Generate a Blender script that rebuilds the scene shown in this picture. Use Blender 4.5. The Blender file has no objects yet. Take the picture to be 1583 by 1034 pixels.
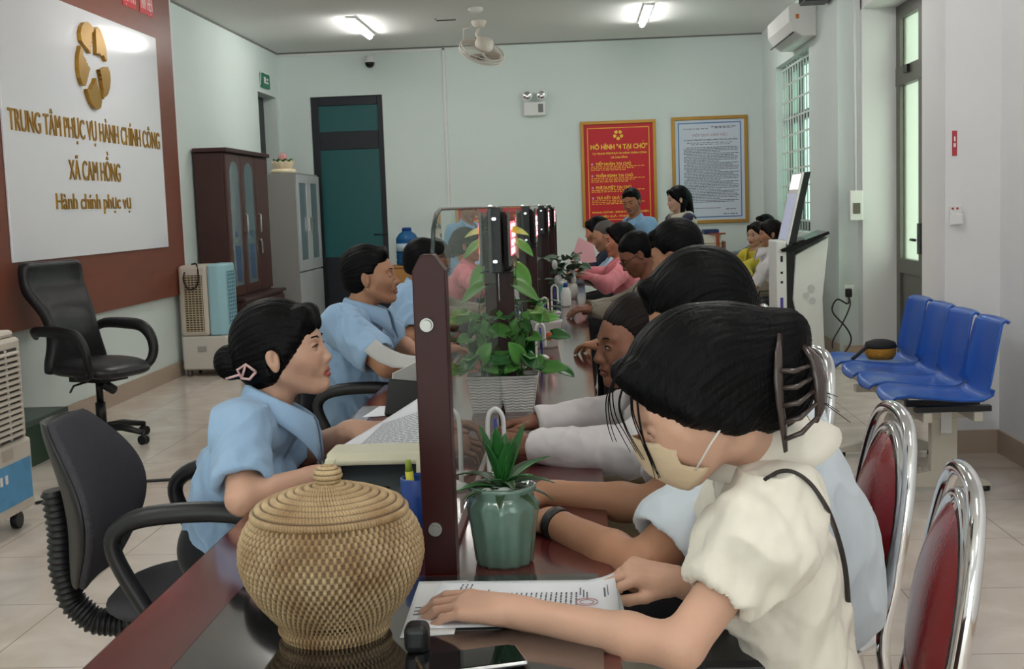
import bpy, bmesh, math, random
import numpy as np
from mathutils import Vector, Matrix
random.seed(7)
SC = bpy.context.scene
COL = SC.collection
V = Vector
PI = math.pi
# ------------------------------------------------------------------ camera
IW, IH, FP, EYE = 1583, 1034, 1900.0, 1.40
def _n(v): return v/np.linalg.norm(v)
_d = _n(np.array([(892.-IW/2)/FP, -(316.-IH/2)/FP, -1.0]))
_p = _n(np.array([(1892.-IW/2)/FP, -(316.-IH/2)/FP+35./FP, -1.0]))
_z = _n(np.cross(_p, _d)); _z = -_z if _z[1] < 0 else _z
CM = np.array([np.cross(_d, _z), _d, _z])
def at(px, py, X=None, Y=None, Z=None):
    """photo pixel + one known world coordinate -> world point"""
    r = CM @ np.array([(px-IW/2)/FP, -(py-IH/2)/FP, -1.0])
    t = X/r[0] if X is not None else (Y/r[1] if Y is not None else (Z-EYE)/r[2])
    return V((t*r[0], t*r[1], EYE+t*r[2]))
cd = bpy.data.cameras.new('camera'); cam = bpy.data.objects.new('camera', cd); COL.objects.link(cam)
mw = Matrix([list(r) for r in CM]).to_4x4(); mw.translation = V((0, 0, EYE))
cam.matrix_world = mw
cd.sensor_width = 36; cd.lens = FP/IW*36; cd.clip_start = .05; cd.clip_end = 200
SC.camera = cam
# ------------------------------------------------------------------ light and exposure
SC.view_settings.view_transform = 'Standard'
SC.view_settings.look = 'None'
SC.view_settings.exposure = 1.52
SC.view_settings.gamma = 1.0
SC.view_settings.use_curve_mapping = False
wd = bpy.data.worlds.new('daylight'); SC.world = wd; wd.use_nodes = True
bg = wd.node_tree.nodes['Background']; bg.inputs[0].default_value = (.93, 1.0, .95, 1); bg.inputs[1].default_value = 1.0
TUBE = 20.0        # strength of the ceiling tubes
# ------------------------------------------------------------------ materials
MATS = {}
def mat(name, col, rough=.6, metal=0., bump=0., bscale=60., var=0., vscale=6., trans=0., ior=1.45, emis=None, es=1., coat=0., stretch=(1, 1, 1), alpha=1., sss=0., spec=.5, sheen=0.):
    if name in MATS: return MATS[name]
    m = bpy.data.materials.new(name); m.use_nodes = True; MATS[name] = m
    nt = m.node_tree; N = nt.nodes; L = nt.links; b = N['Principled BSDF']
    c = tuple(col)+(1,)
    b.inputs['Base Color'].default_value = c
    b.inputs['Roughness'].default_value = rough; b.inputs['Metallic'].default_value = metal
    b.inputs['IOR'].default_value = ior; b.inputs['Transmission Weight'].default_value = trans
    b.inputs['Coat Weight'].default_value = coat; b.inputs['Coat Roughness'].default_value = .08
    b.inputs['Alpha'].default_value = alpha; b.inputs['Specular IOR Level'].default_value = spec
    b.inputs['Sheen Weight'].default_value = sheen
    if sss: b.inputs['Subsurface Weight'].default_value = sss; b.inputs['Subsurface Radius'].default_value = (.01, .004, .002)
    if emis: b.inputs['Emission Color'].default_value = tuple(emis)+(1,); b.inputs['Emission Strength'].default_value = es
    if bump or var:
        tc = N.new('ShaderNodeTexCoord'); mp = N.new('ShaderNodeMapping'); mp.inputs['Scale'].default_value = stretch
        L.new(tc.outputs['Object'], mp.inputs['Vector'])
    if bump:
        n = N.new('ShaderNodeTexNoise'); n.inputs['Scale'].default_value = bscale; n.inputs['Detail'].default_value = 3
        L.new(mp.outputs[0], n.inputs['Vector'])
        bp = N.new('ShaderNodeBump'); bp.inputs['Strength'].default_value = bump; bp.inputs['Distance'].default_value = .01
        L.new(n.outputs['Fac'], bp.inputs['Height']); L.new(bp.outputs[0], b.inputs['Normal'])
    if var:
        n = N.new('ShaderNodeTexNoise'); n.inputs['Scale'].default_value = vscale; n.inputs['Detail'].default_value = 5
        L.new(mp.outputs[0], n.inputs['Vector'])
        mx = N.new('ShaderNodeMix'); mx.data_type = 'RGBA'
        mx.inputs['A'].default_value = tuple(x*(1-var) for x in col)+(1,); mx.inputs['B'].default_value = tuple(min(1, x*(1+var)) for x in col)+(1,)
        L.new(n.outputs['Fac'], mx.inputs['Factor']); L.new(mx.outputs['Result'], b.inputs['Base Color'])
    return m
def srgb(r, g, b):
    f = lambda v: (v/255/12.92) if v/255 <= .04045 else ((v/255+.055)/1.055)**2.4
    return (f(r), f(g), f(b))
WALLB = mat('paint_pale_green', srgb(212, 222, 219), .75, bump=.03, bscale=25, var=.02, vscale=2)
WALLR = mat('paint_off_white', srgb(221, 221, 222), .6, bump=.03, bscale=25, var=.02, vscale=2)
CEIL = mat('ceiling_paint', srgb(226, 226, 224), .9)
BASEM = mat('baseboard_tile', srgb(178, 158, 140), .35, var=.08, vscale=3)
DARKF = mat('dark_aluminium', srgb(38, 40, 46), .4, metal=.3)
GREYF = mat('grey_aluminium', srgb(98, 96, 90), .4, metal=.3)
WOODR = mat('red_brown_board', srgb(118, 60, 42), .42, var=.16, vscale=3, stretch=(1, 1, 7))
LACQ = mat('cherry_lacquer', srgb(84, 32, 33), .13, var=.22, vscale=5, coat=.35, stretch=(1, .3, 1))
POSTM = mat('cherry_lacquer_post', srgb(50, 16, 16), .38, var=.2, vscale=6, coat=.0, spec=.3, stretch=(1, 1, .3))
WHITEG = mat('white_gloss', srgb(226, 226, 232), .12, coat=.5)
GOLD = mat('gold_letters', srgb(170, 128, 50), .32, metal=.75)
CHROME = mat('chrome', (.78, .78, .8), .09, metal=1)
BLACKP = mat('black_plastic', srgb(24, 24, 27), .4)
BLACKG = mat('black_gloss', srgb(14, 14, 16), .12)
WHITEP = mat('white_plastic', srgb(222, 222, 220), .4)
CREAMP = mat('cream_plastic', srgb(205, 200, 176), .45)
PAPER = mat('paper', srgb(226, 228, 234), .8)
def floor_mat():
    m = mat('floor_tiles', srgb(190, 178, 164), .16); nt = m.node_tree; N = nt.nodes; L = nt.links; b = N['Principled BSDF']
    tc = N.new('ShaderNodeTexCoord'); mp = N.new('ShaderNodeMapping')
    mp.inputs['Location'].default_value = (.11, .13, 0)
    L.new(tc.outputs['Object'], mp.inputs['Vector'])
    br = N.new('ShaderNodeTexBrick'); br.offset = 0; br.inputs['Scale'].default_value = 1
    br.inputs['Brick Width'].default_value = .61; br.inputs['Row Height'].default_value = .635; br.inputs['Mortar Size'].default_value = .0022; br.inputs['Mortar Smooth'].default_value = .1
    br.inputs['Color1'].default_value = (0.48, 0.48, .48, 1); br.inputs['Color2'].default_value = (.56, .56, .56, 1); br.inputs['Mortar'].default_value = (0, 0, 0, 1)
    L.new(mp.outputs[0], br.inputs['Vector'])
    n = N.new('ShaderNodeTexNoise'); n.inputs['Scale'].default_value = 2.2; n.inputs['Detail'].default_value = 8; n.inputs['Distortion'].default_value = 1.6
    L.new(tc.outputs['Object'], n.inputs['Vector'])
    cr = N.new('ShaderNodeValToRGB'); cr.color_ramp.elements[0].position = .3; cr.color_ramp.elements[0].color = srgb(200, 186, 173)+(1,)
    cr.color_ramp.elements[1].position = .75; cr.color_ramp.elements[1].color = srgb(224, 214, 204)+(1,)
    L.new(n.outputs['Fac'], cr.inputs[0])
    mx = N.new('ShaderNodeMix'); mx.data_type = 'RGBA'; L.new(br.outputs['Fac'], mx.inputs['Factor'])
    L.new(cr.outputs[0], mx.inputs['A']); mx.inputs['B'].default_value = srgb(150, 136, 122)+(1,)
    L.new(mx.outputs['Result'], b.inputs['Base Color'])
    return m
FLOORM = floor_mat()
# ------------------------------------------------------------------ mesh builder
class MB:
    def __init__(s): s.v = []; s.f = []; s.sm = []
    def add(s, vs, fs, smooth=False):
        o = len(s.v); s.v += [tuple(v) for v in vs]; s.f += [tuple(i+o for i in f) for f in fs]; s.sm += [smooth]*len(fs); return s
    def box(s, c, d, R=None):
        c = V(c); h = [x/2 for x in d]
        vs = [V((sx*h[0], sy*h[1], sz*h[2])) for sz in (-1, 1) for sy in (-1, 1) for sx in (-1, 1)]
        if R is not None: vs = [R @ v for v in vs]
        return s.add([v+c for v in vs], [(0, 2, 3, 1), (4, 5, 7, 6), (0, 1, 5, 4), (2, 6, 7, 3), (0, 4, 6, 2), (1, 3, 7, 5)])
    def box2(s, a, b):
        a = V(a); b = V(b); return s.box((a+b)/2, [abs(x) for x in (b-a)])
    def tube(s, pts, r, n=10, closed=False, cap=True, flat=1., fn=None, cr=0):
        pts = [V(p) for p in pts]; m = len(pts)
        rs = list(r) if isinstance(r, (list, tuple)) else [r]*m
        if cr:
            q = [pts[0]*2-pts[1]]+pts+[pts[-1]*2-pts[-2]]; P, R_ = [], []
            for i in range(1, m):
                for k in range(cr):
                    t = k/cr; P.append(.5*(2*q[i]+(q[i+1]-q[i-1])*t+(2*q[i-1]-5*q[i]+4*q[i+1]-q[i+2])*t*t+(3*q[i]-q[i-1]-3*q[i+1]+q[i+2])*t**3)); R_.append(rs[i-1]*(1-t)+rs[i]*t)
            pts, rs = P+[pts[-1]], R_+[rs[-1]]; m = len(pts)
        T = []
        for i in range(m):
            a = pts[(i-1) % m] if (closed or i > 0) else pts[i]; b = pts[(i+1) % m] if (closed or i < m-1) else pts[i]
            T.append((b-a).normalized())
        u = T[0].orthogonal().normalized()
        if fn is not None:
            u = (V(fn)-T[0]*V(fn).dot(T[0])).normalized()
        vs = []
        for i in range(m):
            u = (u-T[i]*u.dot(T[i]))
            u = u.normalized() if u.length > 1e-6 else T[i].orthogonal().normalized()
            w = T[i].cross(u)
            for k in range(n):
                a = 2*PI*k/n; vs.append(pts[i]+(u*math.cos(a)+w*math.sin(a)*flat)*rs[i])
        fs = []
        for i in range(m if closed else m-1):
            j = (i+1) % m
            for k in range(n):
                l = (k+1) % n; fs.append((i*n+k, i*n+l, j*n+l, j*n+k))
        s.add(vs, fs, True)
        if cap and not closed:
            o = len(s.v)-len(vs)
            s.f += [tuple(o+k for k in range(n))[::-1], tuple(o+(m-1)*n+k for k in range(n))]; s.sm += [False, False]
        return s
    def cyl(s, a, b, r, r2=None, n=20): return s.tube([a, b], [r, r if r2 is None else r2], n)
    def lathe(s, prof, c=(0, 0, 0), n=32, R=None, sm=True, mod=None):
        c = V(c); vs = []
        for (r, z) in prof:
            for k in range(n):
                a = 2*PI*k/n; q = mod(a, r, z) if mod else r
                p = V((q*math.cos(a), q*math.sin(a), z)); vs.append((R @ p if R is not None else p)+c)
        fs = []
        for i in range(len(prof)-1):
            for k in range(n):
                l = (k+1) % n; fs.append((i*n+k, i*n+l, (i+1)*n+l, (i+1)*n+k))
        s.add(vs, fs, sm); o = len(s.v)-len(vs)
        s.f += [tuple(o+k for k in range(n))[::-1], tuple(o+(len(prof)-1)*n+k for k in range(n))]; s.sm += [False, False]
        return s
    def ell(s, c, r, n=16, R=None):
        r = (r, r, r) if not isinstance(r, (tuple, list)) else r
        vs = []; fs = []; m = n//2; c = V(c)
        for i in range(m+1):
            t = PI*i/m
            for k in range(n):
                a = 2*PI*k/n; p = V((r[0]*math.sin(t)*math.cos(a), r[1]*math.sin(t)*math.sin(a), r[2]*math.cos(t)))
                vs.append((R @ p if R is not None else p)+c)
        for i in range(m):
            for k in range(n):
                l = (k+1) % n; fs.append((i*n+k, (i+1)*n+k, (i+1)*n+l, i*n+l))
        return s.add(vs, fs, True)
    def prism(s, out, f, a, b, smooth=False):
        """outline of 2-D points swept from a to b; f(u, v, w) gives the world point"""
        n = len(out); vs = [f(u, v, a) for u, v in out]+[f(u, v, b) for u, v in out]
        fs = [tuple(range(n))[::-1], tuple(range(n, 2*n))]+[(i, (i+1) % n, n+(i+1) % n, n+i) for i in range(n)]
        return s.add(vs, fs, smooth)
    def grid(s, fn, nu, nv, smooth=True, closed_u=False):
        vs = [fn(i/(nu if closed_u else nu-1), j/(nv-1)) for j in range(nv) for i in range(nu)]
        fs = []
        for j in range(nv-1):
            for i in range(nu if closed_u else nu-1):
                k = (i+1) % nu; fs.append((j*nu+i, j*nu+k, (j+1)*nu+k, (j+1)*nu+i))
        return s.add(vs, fs, smooth)
    def build(s, name, m, parent=None, bevel=0, solid=0, sub=0, seg=2, loc=None):
        me = bpy.data.meshes.new(name)
        off = V((0, 0, 0))
        vs = s.v
        if loc is not None: off = V(loc); vs = [tuple(V(v)-off) for v in vs]
        me.from_pydata(vs, [], s.f); me.polygons.foreach_set('use_smooth', s.sm); me.update()
        bm_ = bmesh.new(); bm_.from_mesh(me); bmesh.ops.recalc_face_normals(bm_, faces=bm_.faces); bm_.to_mesh(me); bm_.free()
        o = bpy.data.objects.new(name, me); COL.objects.link(o); me.materials.append(m)
        if loc is not None: o.location = off
        if parent is not None: o.parent = parent
        if solid: d = o.modifiers.new('solid', 'SOLIDIFY'); d.thickness = solid; d.offset = 0
        if bevel: d = o.modifiers.new('bevel', 'BEVEL'); d.width = bevel; d.segments = seg; d.limit_method = 'ANGLE'; d.angle_limit = .6
        if sub: d = o.modifiers.new('sub', 'SUBSURF'); d.levels = sub; d.render_levels = sub
        return o
def thing(name, label, cat, loc=(0, 0, 0), rz=0, group=None):
    o = bpy.data.objects.new(name, None); COL.objects.link(o); o.empty_display_size = .1
    o.location = loc; o.rotation_euler = (0, 0, rz); o['label'] = label; o['category'] = cat
    if group: o['group'] = group
    return o
def tag(o, label, cat, group=None):
    o['label'] = label; o['category'] = cat
    if group: o['group'] = group
    return o
def struct(o): o['kind'] = 'structure'; return o
def dup(root, loc, rz=None, label=None, scale=None):
    def cp(o, par):
        c = o.copy(); COL.objects.link(c)
        if par is not None: c.parent = par
        for ch in list(o.children): cp(ch, c)
        return c
    r = cp(root, None); r.location = loc
    if rz is not None: r.rotation_euler = (0, 0, rz)
    if label: r['label'] = label
    if scale: r.scale = (scale,)*3
    return r
def S(name, a, b, m): return struct(MB().box2(a, b).build(name, m))
def text(body, size, f, m, name, parent, sx=1., ext=0., align='LEFT', bold=0.):
    """flat or extruded lettering; f(u, v, w) gives the local point"""
    cu = bpy.data.curves.new('lettering', 'FONT'); cu.body = body; cu.size = size; cu.align_x = align; cu.extrude = ext; cu.offset = bold; cu.resolution_u = 3
    t = bpy.data.objects.new('lettering', cu); COL.objects.link(t)
    bpy.context.view_layer.update()
    me = bpy.data.meshes.new_from_object(t.evaluated_get(bpy.context.evaluated_depsgraph_get()))
    bpy.data.objects.remove(t)
    mb = MB(); mb.add([f(v.co.x*sx, v.co.y, v.co.z) for v in me.vertices], [tuple(p.vertices) for p in me.polygons])
    bpy.data.meshes.remove(me)
    return mb.build(name, m, parent) if name else mb
# ------------------------------------------------------------------ the room
XL, XR, YB, ZC = -3.57, 2.22, 14.94, 3.34
YF = -3.2
S('floor', (XL-.3, YF, -.1), (3.3, YB+.3, 0), FLOORM)
S('ceiling', (XL-.3, YF, ZC), (3.3, YB+.3, ZC+.12), CEIL)
# left wall with a doorway near the back corner
S('wall_left', (XL-.22, YF, 0), (XL, 13.95, ZC), WALLB)
S('wall_left_corner', (XL-.22, 14.82, 0), (XL, YB+.2, ZC), WALLB)
S('wall_left_lintel', (XL-.22, 13.95, 2.8), (XL, 14.82, ZC), WALLB)
d1 = MB().box2((XL-.2, 13.95, 0), (XL-.16, 14.82, 2.8)).build('doorway_shade_sheet', DARKF); struct(d1)  # dark sheet across the open doorway, standing in for the shade beyond
# back wall with the door
DX0, DX1, DZ = -3.19, -2.31, 2.8
S('wall_back', (DX1, YB, 0), (XR+.3, YB+.2, ZC), WALLB)
S('wall_back_corner', (XL, YB, 0), (DX0, YB+.2, ZC), WALLB)
S('wall_back_lintel', (DX0, YB, DZ), (DX1, YB+.2, ZC), WALLB)
dr = MB()
y0, y1 = YB+.03, YB+.09
for a, b in (((DX0, y0, 0), (DX0+.09, y1, DZ)), ((DX1-.07, y0, 0), (DX1, y1, DZ)), ((DX0+.09, y0+.006, DZ-.11), (DX1-.07, y1, DZ)), ((DX0+.09, y0+.006, 2.16), (DX1-.07, y1, 2.38)), ((DX0+.09, y0+.006, 0), (DX1-.07, y1, .86))):
    dr.box2(a, b)
door = struct(dr.build('door_1', DARKF, bevel=.006))
MB().box2((DX0+.09, y0+.02, .86), (DX1-.07, y0+.035, 2.16)).box2((DX0+.09, y0+.02, 2.38), (DX1-.07, y0+.035, DZ-.11)).build('door_glass', mat('teal_frosted_glow', srgb(14, 60, 60), .3, emis=srgb(20, 84, 84), es=.08), door)  # pane emits a faint teal glow in place of light passing through
MB().cyl((DX1-.17, y0-.05, 1.12), (DX1-.04, y0-.05, 1.12), .009).cyl((DX1-.04, y0-.05, 1.12), (DX1-.04, y0, 1.12), .012).build('door_handle', BLACKP, door)
# right wall: near stretch, pier, door recess, window stretch
S('wall_right', (XR, YF, 0), (XR+.3, 6.62, ZC), WALLR)
S('wall_right_pier', (1.935, 6.62, 0), (2.7, 6.76, ZC), WALLR)
S('wall_right_beyond_pier', (2.44, 6.76, 0), (2.9, 8.9, ZC), WALLR)
S('wall_right_lintel', (2.40, 8.9, 2.93), (2.9, 10.6, ZC), WALLR)
S('wall_right_reveal', (2.40, 10.55, 0), (3.0, 10.95, ZC), WALLR)
WX = 2.235
S('wall_right_window_near', (WX, 10.72, 0), (WX+.25, 12.0, ZC), WALLB)
S('wall_right_window_far', (WX, 13.95, 0), (WX+.25, YB, ZC), WALLB)
S('wall_right_window_sill', (WX, 12.0, 0), (WX+.25, 13.95, 1.05), WALLB)
S('wall_right_window_head', (WX, 12.0, 2.82), (WX+.25, 13.95, ZC), WALLB)
win = MB()
for yy in (12.0, 12.62, 13.28, 13.9): win.box2((WX+.13, yy, 1.05), (WX+.19, yy+.10, 2.82))
for zz in (1.05, 2.2, 2.76): win.box2((WX+.131, 12.0, zz), (WX+.189, 13.95, zz+.09))
window = struct(win.build('window_1', DARKF))
MB().box2((WX+.155, 12.03, 1.08), (WX+.162, 13.92, 2.79)).build('window_glass', mat('green_pane', srgb(190, 235, 215), .05, trans=.9, ior=1.1), window)
bars = MB()
for i in range(13): bars.cyl((WX+.07, 12.04+i*.155, 1.05), (WX+.07, 12.04+i*.155, 2.82), .008, n=8)
for i in range(10): bars.box2((WX+.062, 12.0, 1.15+i*.18), (WX+.08, 13.95, 1.167+i*.18))
bars.build('window_bars', mat('white_steel', srgb(214, 216, 214), .4), window)
# right door in its recess
DXR = 2.68
g = MB()
for a, b in (((DXR, 10.44, 0), (DXR+.06, 10.55, 2.93)), ((DXR, 9.72, 0), (DXR+.061, 9.88, 2.93)), ((DXR, 8.9, 0), (DXR+.06, 9.0, 2.93)), ((DXR, 8.9, 2.82), (DXR+.062, 10.55, 2.93)),
             ((DXR-.005, 8.9, 2.28), (DXR+.065, 10.55, 2.43)), ((DXR, 8.9, .74), (DXR+.063, 10.55, .86)), ((DXR+.02, 8.9, 0), (DXR+.05, 10.55, .74))): g.box2(a, b)
rd = struct(g.build('door_3', GREYF, bevel=.004))
MB().box2((DXR+.03, 9.88, .86), (DXR+.04, 10.44, 2.28)).box2((DXR+.03, 9.88, 2.43), (DXR+.04, 10.44, 2.82)).box2((DXR+.03, 9.0, .86), (DXR+.04, 9.72, 2.28)).build('door_glass', mat('pale_green_glass', (.86, 1, .82), .35, trans=.95, ior=1.05), rd)
MB().box2((DXR-.03, 9.76, .92), (DXR, 9.81, 1.16)).cyl((DXR-.05, 9.785, 1.03), (DXR-.05, 9.92, 1.03), .011).build('door_handle', BLACKP, rd)
MB().box2((DXR-.03, 10.1, 2.36), (DXR, 10.22, 2.42)).build('transom_latch', BLACKP, rd)
def bb(n, a, b): S('baseboard_'+n, a, b, BASEM)
bb('left', (XL, YF, 0), (XL+.012, 13.95, .135))
bb('back', (DX1, YB-.012, 0), (WX, YB, .135))
bb('right', (XR-.012, YF, 0), (XR, 6.608, .125)); bb('pier', (1.935, 6.608, 0), (XR, 6.62, .125)); bb('pier_side', (1.923, 6.608, 0), (1.935, 6.76, .125))
bb('window_side', (WX-.012, 10.708, 0), (WX, YB-.012, .125)); bb('step', (WX, 10.54, 0), (2.6, 10.55, .125))
# front end of the hall behind the camera: unseen wall, left wide open to let sky light in
S('wall_front_left', (XL, YF-.2, 0), (-2.6, YF, ZC), WALLR); S('wall_front_right', (1.6, YF-.2, 0), (XR+.3, YF, ZC), WALLR); S('wall_front_lintel', (-2.6, YF-.2, 2.7), (1.6, YF, ZC), WALLR)
# cornice line
struct(MB().box2((XL, YB-.012, ZC-.018), (WX, YB, ZC)).build('trim_1', mat('grey_seam', srgb(120, 122, 118), .8)))
struct(MB().box2((XL, 10.95, ZC-.018), (XL+.012, YB, ZC)).build('trim_2', mat('grey_seam', (1, 1, 1))))
# corner moulding where the board ends
struct(MB().box2((XL, 10.78, 0.0), (XL+.03, 10.95, ZC)).build('trim_3', WALLR))
# ------------------------------------------------------------------ ceiling lamps
def lamp(x, y, label):
    t = thing('ceiling_lamp', label, 'lamp', (x, y, ZC), 0, 'tube lamps on the ceiling')
    MB().box((0, 0, -.012), (.09, 1.22, .024)).build('housing', WHITEP, t)
    MB().tube([(0, -.6, -.04), (0, -.58, -.04), (0, .58, -.04), (0, .6, -.04)], [.02, .032, .032, .02], 12, flat=.8).build('diffuser', mat('lamp_diffuser', (1, 1, .97), .5, emis=(1, .99, .95), es=TUBE), t)
for x, nm in ((-2.2, 'left'), (.76, 'right')):
    for y in (13.0, 9.2, 5.4, 1.6, -1.6):
        lamp(x, y, ('lit white tube lamp on the ceiling, %s one of the two in the picture' % nm) if y > 12 else 'ceiling tube lamp further forward, above the %s of the hall' % nm)
# ------------------------------------------------------------------ sign board on the left wall
def wl(u, v, w): return (XL+w, u, v)                       # left wall: u along the room, v up, w out of the wall
board = thing('sign_board', 'large red-brown board with a white panel and raised gold lettering on the left wall', 'sign', (0, 0, 0))
MB().box2((XL, 7.03, .73), (XL+.045, 10.86, 3.32)).build('backing_board', WOODR, board)
MB().box2((XL+.045, 7.48, 1.16), (XL+.06, 10.41, 2.92)).build('white_panel', WHITEG, board, bevel=.004)
def fit(body, y0, y1, z0, z1, f0, m, name, parent, w0=.06, ext=.004, bold=.0):
    mb = text(body, 1.0, lambda u, v, w: (u, v, w), m, None, None, bold=bold*8, ext=ext)
    us = [v[0] for v in mb.v]; H = .70
    a, b = min(us), max(us); k = (y1-y0)/(b-a); q = (z1-z0)/H
    out = MB(); out.add([f0(y0+(v[0]-a)*k, z0+v[1]*q, w0+ext+v[2]) for v in mb.v], mb.f)
    return out.build(name, m, parent)
fit('TRUNG TÂM PHỤC VỤ HÀNH CHÍNH CÔNG', 7.55, 10.33, 1.985, 2.125, wl, GOLD, 'gold_lettering', board)
fit('XÃ CAM HỒNG', 8.42, 9.38, 1.695, 1.835, wl, GOLD, 'gold_lettering', board)
fit('Hành chính phục vụ', 8.17, 9.56, 1.49, 1.60, wl, GOLD, 'gold_lettering', board, bold=.0)
em = MB()
for i in range(5):
    a0 = PI/2+i*2*PI/5
    def P(r, d): a = a0+math.radians(d); return (8.95+r*math.cos(a)*.97, 2.535+r*math.sin(a)*1.03)
    o = [P(.215, 6), P(.15, 14), P(.168, 17), P(.125, 22), P(.146, 26), P(.10, 31), P(.12, 35), P(.092, 39), P(.14, 47), P(.17, 52)]
    o += [P(.22, 56), P(.265, 57), P(.30, 50), P(.312, 40), P(.31, 28), P(.298, 16), P(.282, 7), P(.266, 0), P(.268, -5), P(.25, -7), P(.232, -3), P(.222, 2)]
    em.prism(o, wl, .06, .09)
em.build('gold_emblem', GOLD, board)
REDP = mat('red_sheet', srgb(196, 24, 40), .45)
WHT = mat('white_ink', srgb(236, 228, 226), .6)
for y0, y1, tx, lb in ((9.72, 10.02, 'TẬN TÂM', 'red card with white letters on the top edge of the board (left card)'), (10.1, 10.42, 'THÂN THIỆN', 'red card with white letters at the top right corner of the board')):
    c = tag(MB().box2((XL+.045, y0, 3.09), (XL+.05, y1, 3.3)).build('red_card', REDP), lb, 'sign')
    fit(tx, y0+.02, y1-.02, 3.13, 3.24, wl, WHT, 'lettering', c, w0=.0502, ext=.0005)
# ------------------------------------------------------------------ posters on the back wall
def wb(u, v, w): return (u, YB-w, v)
GFR = mat('gilt_frame', srgb(176, 132, 62), .35, metal=.6)
YEL = mat('yellow_ink', srgb(244, 200, 70), .6)
def frame(mb, x0, x1, z0, z1, t, d, w0=0):
    for a, b in (((x0, YB-w0-d, z0), (x1, YB-w0, z0+t)), ((x0, YB-w0-d, z1-t), (x1, YB-w0, z1)), ((x0, YB-w0-d+.0005, z0), (x0+t, YB-w0, z1)), ((x1-t, YB-w0-d+.0005, z0), (x1, YB-w0, z1))): mb.box2(a, b)
    return mb
p1 = thing('poster', 'red poster with yellow headings in a gilt frame', 'poster', (0, 0, 0))
frame(MB(), .065, .965, 1.12, 2.38, .04, .035).build('frame', GFR, p1, bevel=.006)
MB().box2((.10, YB-.018, 1.155), (.93, YB-.004, 2.345)).build('sheet', REDP, p1)
bo = frame(MB(), .145, .885, 1.20, 2.30, .008, .002, .0185); bo.build('border_line', YEL, p1)
def wlines(mb, x0, x1, z, h, seed, gap=.012, minw=.015, maxw=.05, d=.0195):
    r = random.Random(seed); x = x0
    while x < x1-minw:
        w = min(r.uniform(minw, maxw), x1-x); mb.box2((x, YB-d, z), (x+w, YB-d+.001, z+h)); x += w+gap
    return mb
ee = MB()
for i in range(5):
    a0 = PI/2+i*2*PI/5
    def P(r, d): a = a0+math.radians(d); return (.515+r*math.cos(a), 2.21+r*math.sin(a))
    ee.prism([P(.04, 4), P(.018, 36), P(.038, 62), P(.058, 58), P(.062, 36), P(.056, 12)], wb, .019, .0205)
ee.build('emblem', YEL, p1)
for tx, x0, x1, z0, z1 in (('MÔ HÌNH "4 TẠI CHỖ"', .18, .86, 2.045, 2.10), ('TẠI TRUNG TÂM PHỤC VỤ HÀNH CHÍNH CÔNG', .20, .85, 1.985, 2.005), ('XÃ CAM HỒNG', .42, .62, 1.935, 1.955),
                           ('TIẾP NHẬN TẠI CHỖ', .235, .66, 1.855, 1.885), ('THẨM ĐỊNH TẠI CHỖ', .235, .68, 1.715, 1.745), ('PHÊ DUYỆT TẠI CHỖ', .235, .66, 1.575, 1.605), ('TRẢ KẾT QUẢ TẠI CHỖ', .235, .70, 1.45, 1.48),
                           ('NHANH CHÓNG - ĐÚNG HẸN - THÂN THIỆN', .18, .86, 1.285, 1.305), ('HIỆU QUẢ - VÌ NHÂN DÂN', .30, .74, 1.235, 1.255)):
    fit(tx, x0, x1, z0, z1, wb, YEL, 'heading', p1, w0=.019, ext=.0004, bold=.004)
sl = MB()
for k, zz in enumerate((1.835, 1.815, 1.795, 1.695, 1.675, 1.655, 1.555, 1.535, 1.43, 1.41, 1.39)): wlines(sl, .18, .82-.1*(k % 3), zz, .008, k)
sl.build('small_print', YEL, p1)
for zz in (1.87, 1.73, 1.59, 1.465): MB().cyl((.195, YB-.019, zz), (.195, YB-.021, zz), .014, n=12).build('bullet', mat('violet_ink', srgb(216, 150, 190), .6), p1)
p2 = thing('poster', 'white notice with dense print and a blue border in a gilt frame', 'poster', (0, 0, 0))
frame(MB(), 1.15, 2.05, 1.12, 2.39, .04, .035).build('frame', GFR, p2, bevel=.006)
MB().box2((1.185, YB-.018, 1.155), (2.015, YB-.004, 2.355)).build('sheet', mat('notice_sheet', srgb(204, 212, 226), .6), p2)
BLU = mat('blue_ink', srgb(92, 130, 180), .6); INK = mat('black_ink', srgb(70, 76, 92), .7)
frame(MB(), 1.225, 1.975, 1.19, 2.32, .014, .002, .0185).build('border_line', BLU, p2)
fit('NỘI QUY LÀM VIỆC', 1.40, 1.82, 2.155, 2.185, wb, mat('mauve_ink', srgb(170, 110, 130), .6), 'heading', p2, w0=.019, ext=.0004)
fit('TẠI TRUNG TÂM PHỤC VỤ HÀNH CHÍNH CÔNG XÃ CAM HỒNG', 1.29, 1.93, 2.105, 2.12, wb, INK, 'heading', p2, w0=.019, ext=.0004, bold=.003)
sl = MB(); wlines(sl, 1.29, 1.58, 2.24, .008, 91); wlines(sl, 1.62, 1.92, 2.26, .008, 92); wlines(sl, 1.66, 1.88, 2.245, .007, 93); wlines(sl, 1.33, 1.88, 2.075, .007, 94); wlines(sl, 1.38, 1.84, 2.055, .007, 95)
for k in range(40):
    if k in (36, 37, 38): continue
    e = (1.94, 1.94, 1.93, 1.72, 1.94, 1.88)[k % 6]
    wlines(sl, 1.29 if k % 5 else 1.32, e, 2.02-k*.0185, .007, k, gap=.006)
wlines(sl, 1.78, 1.9, 1.28, .009, 77); wlines(sl, 1.75, 1.92, 1.225, .009, 78)
sl.build('small_print', INK, p2)
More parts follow.
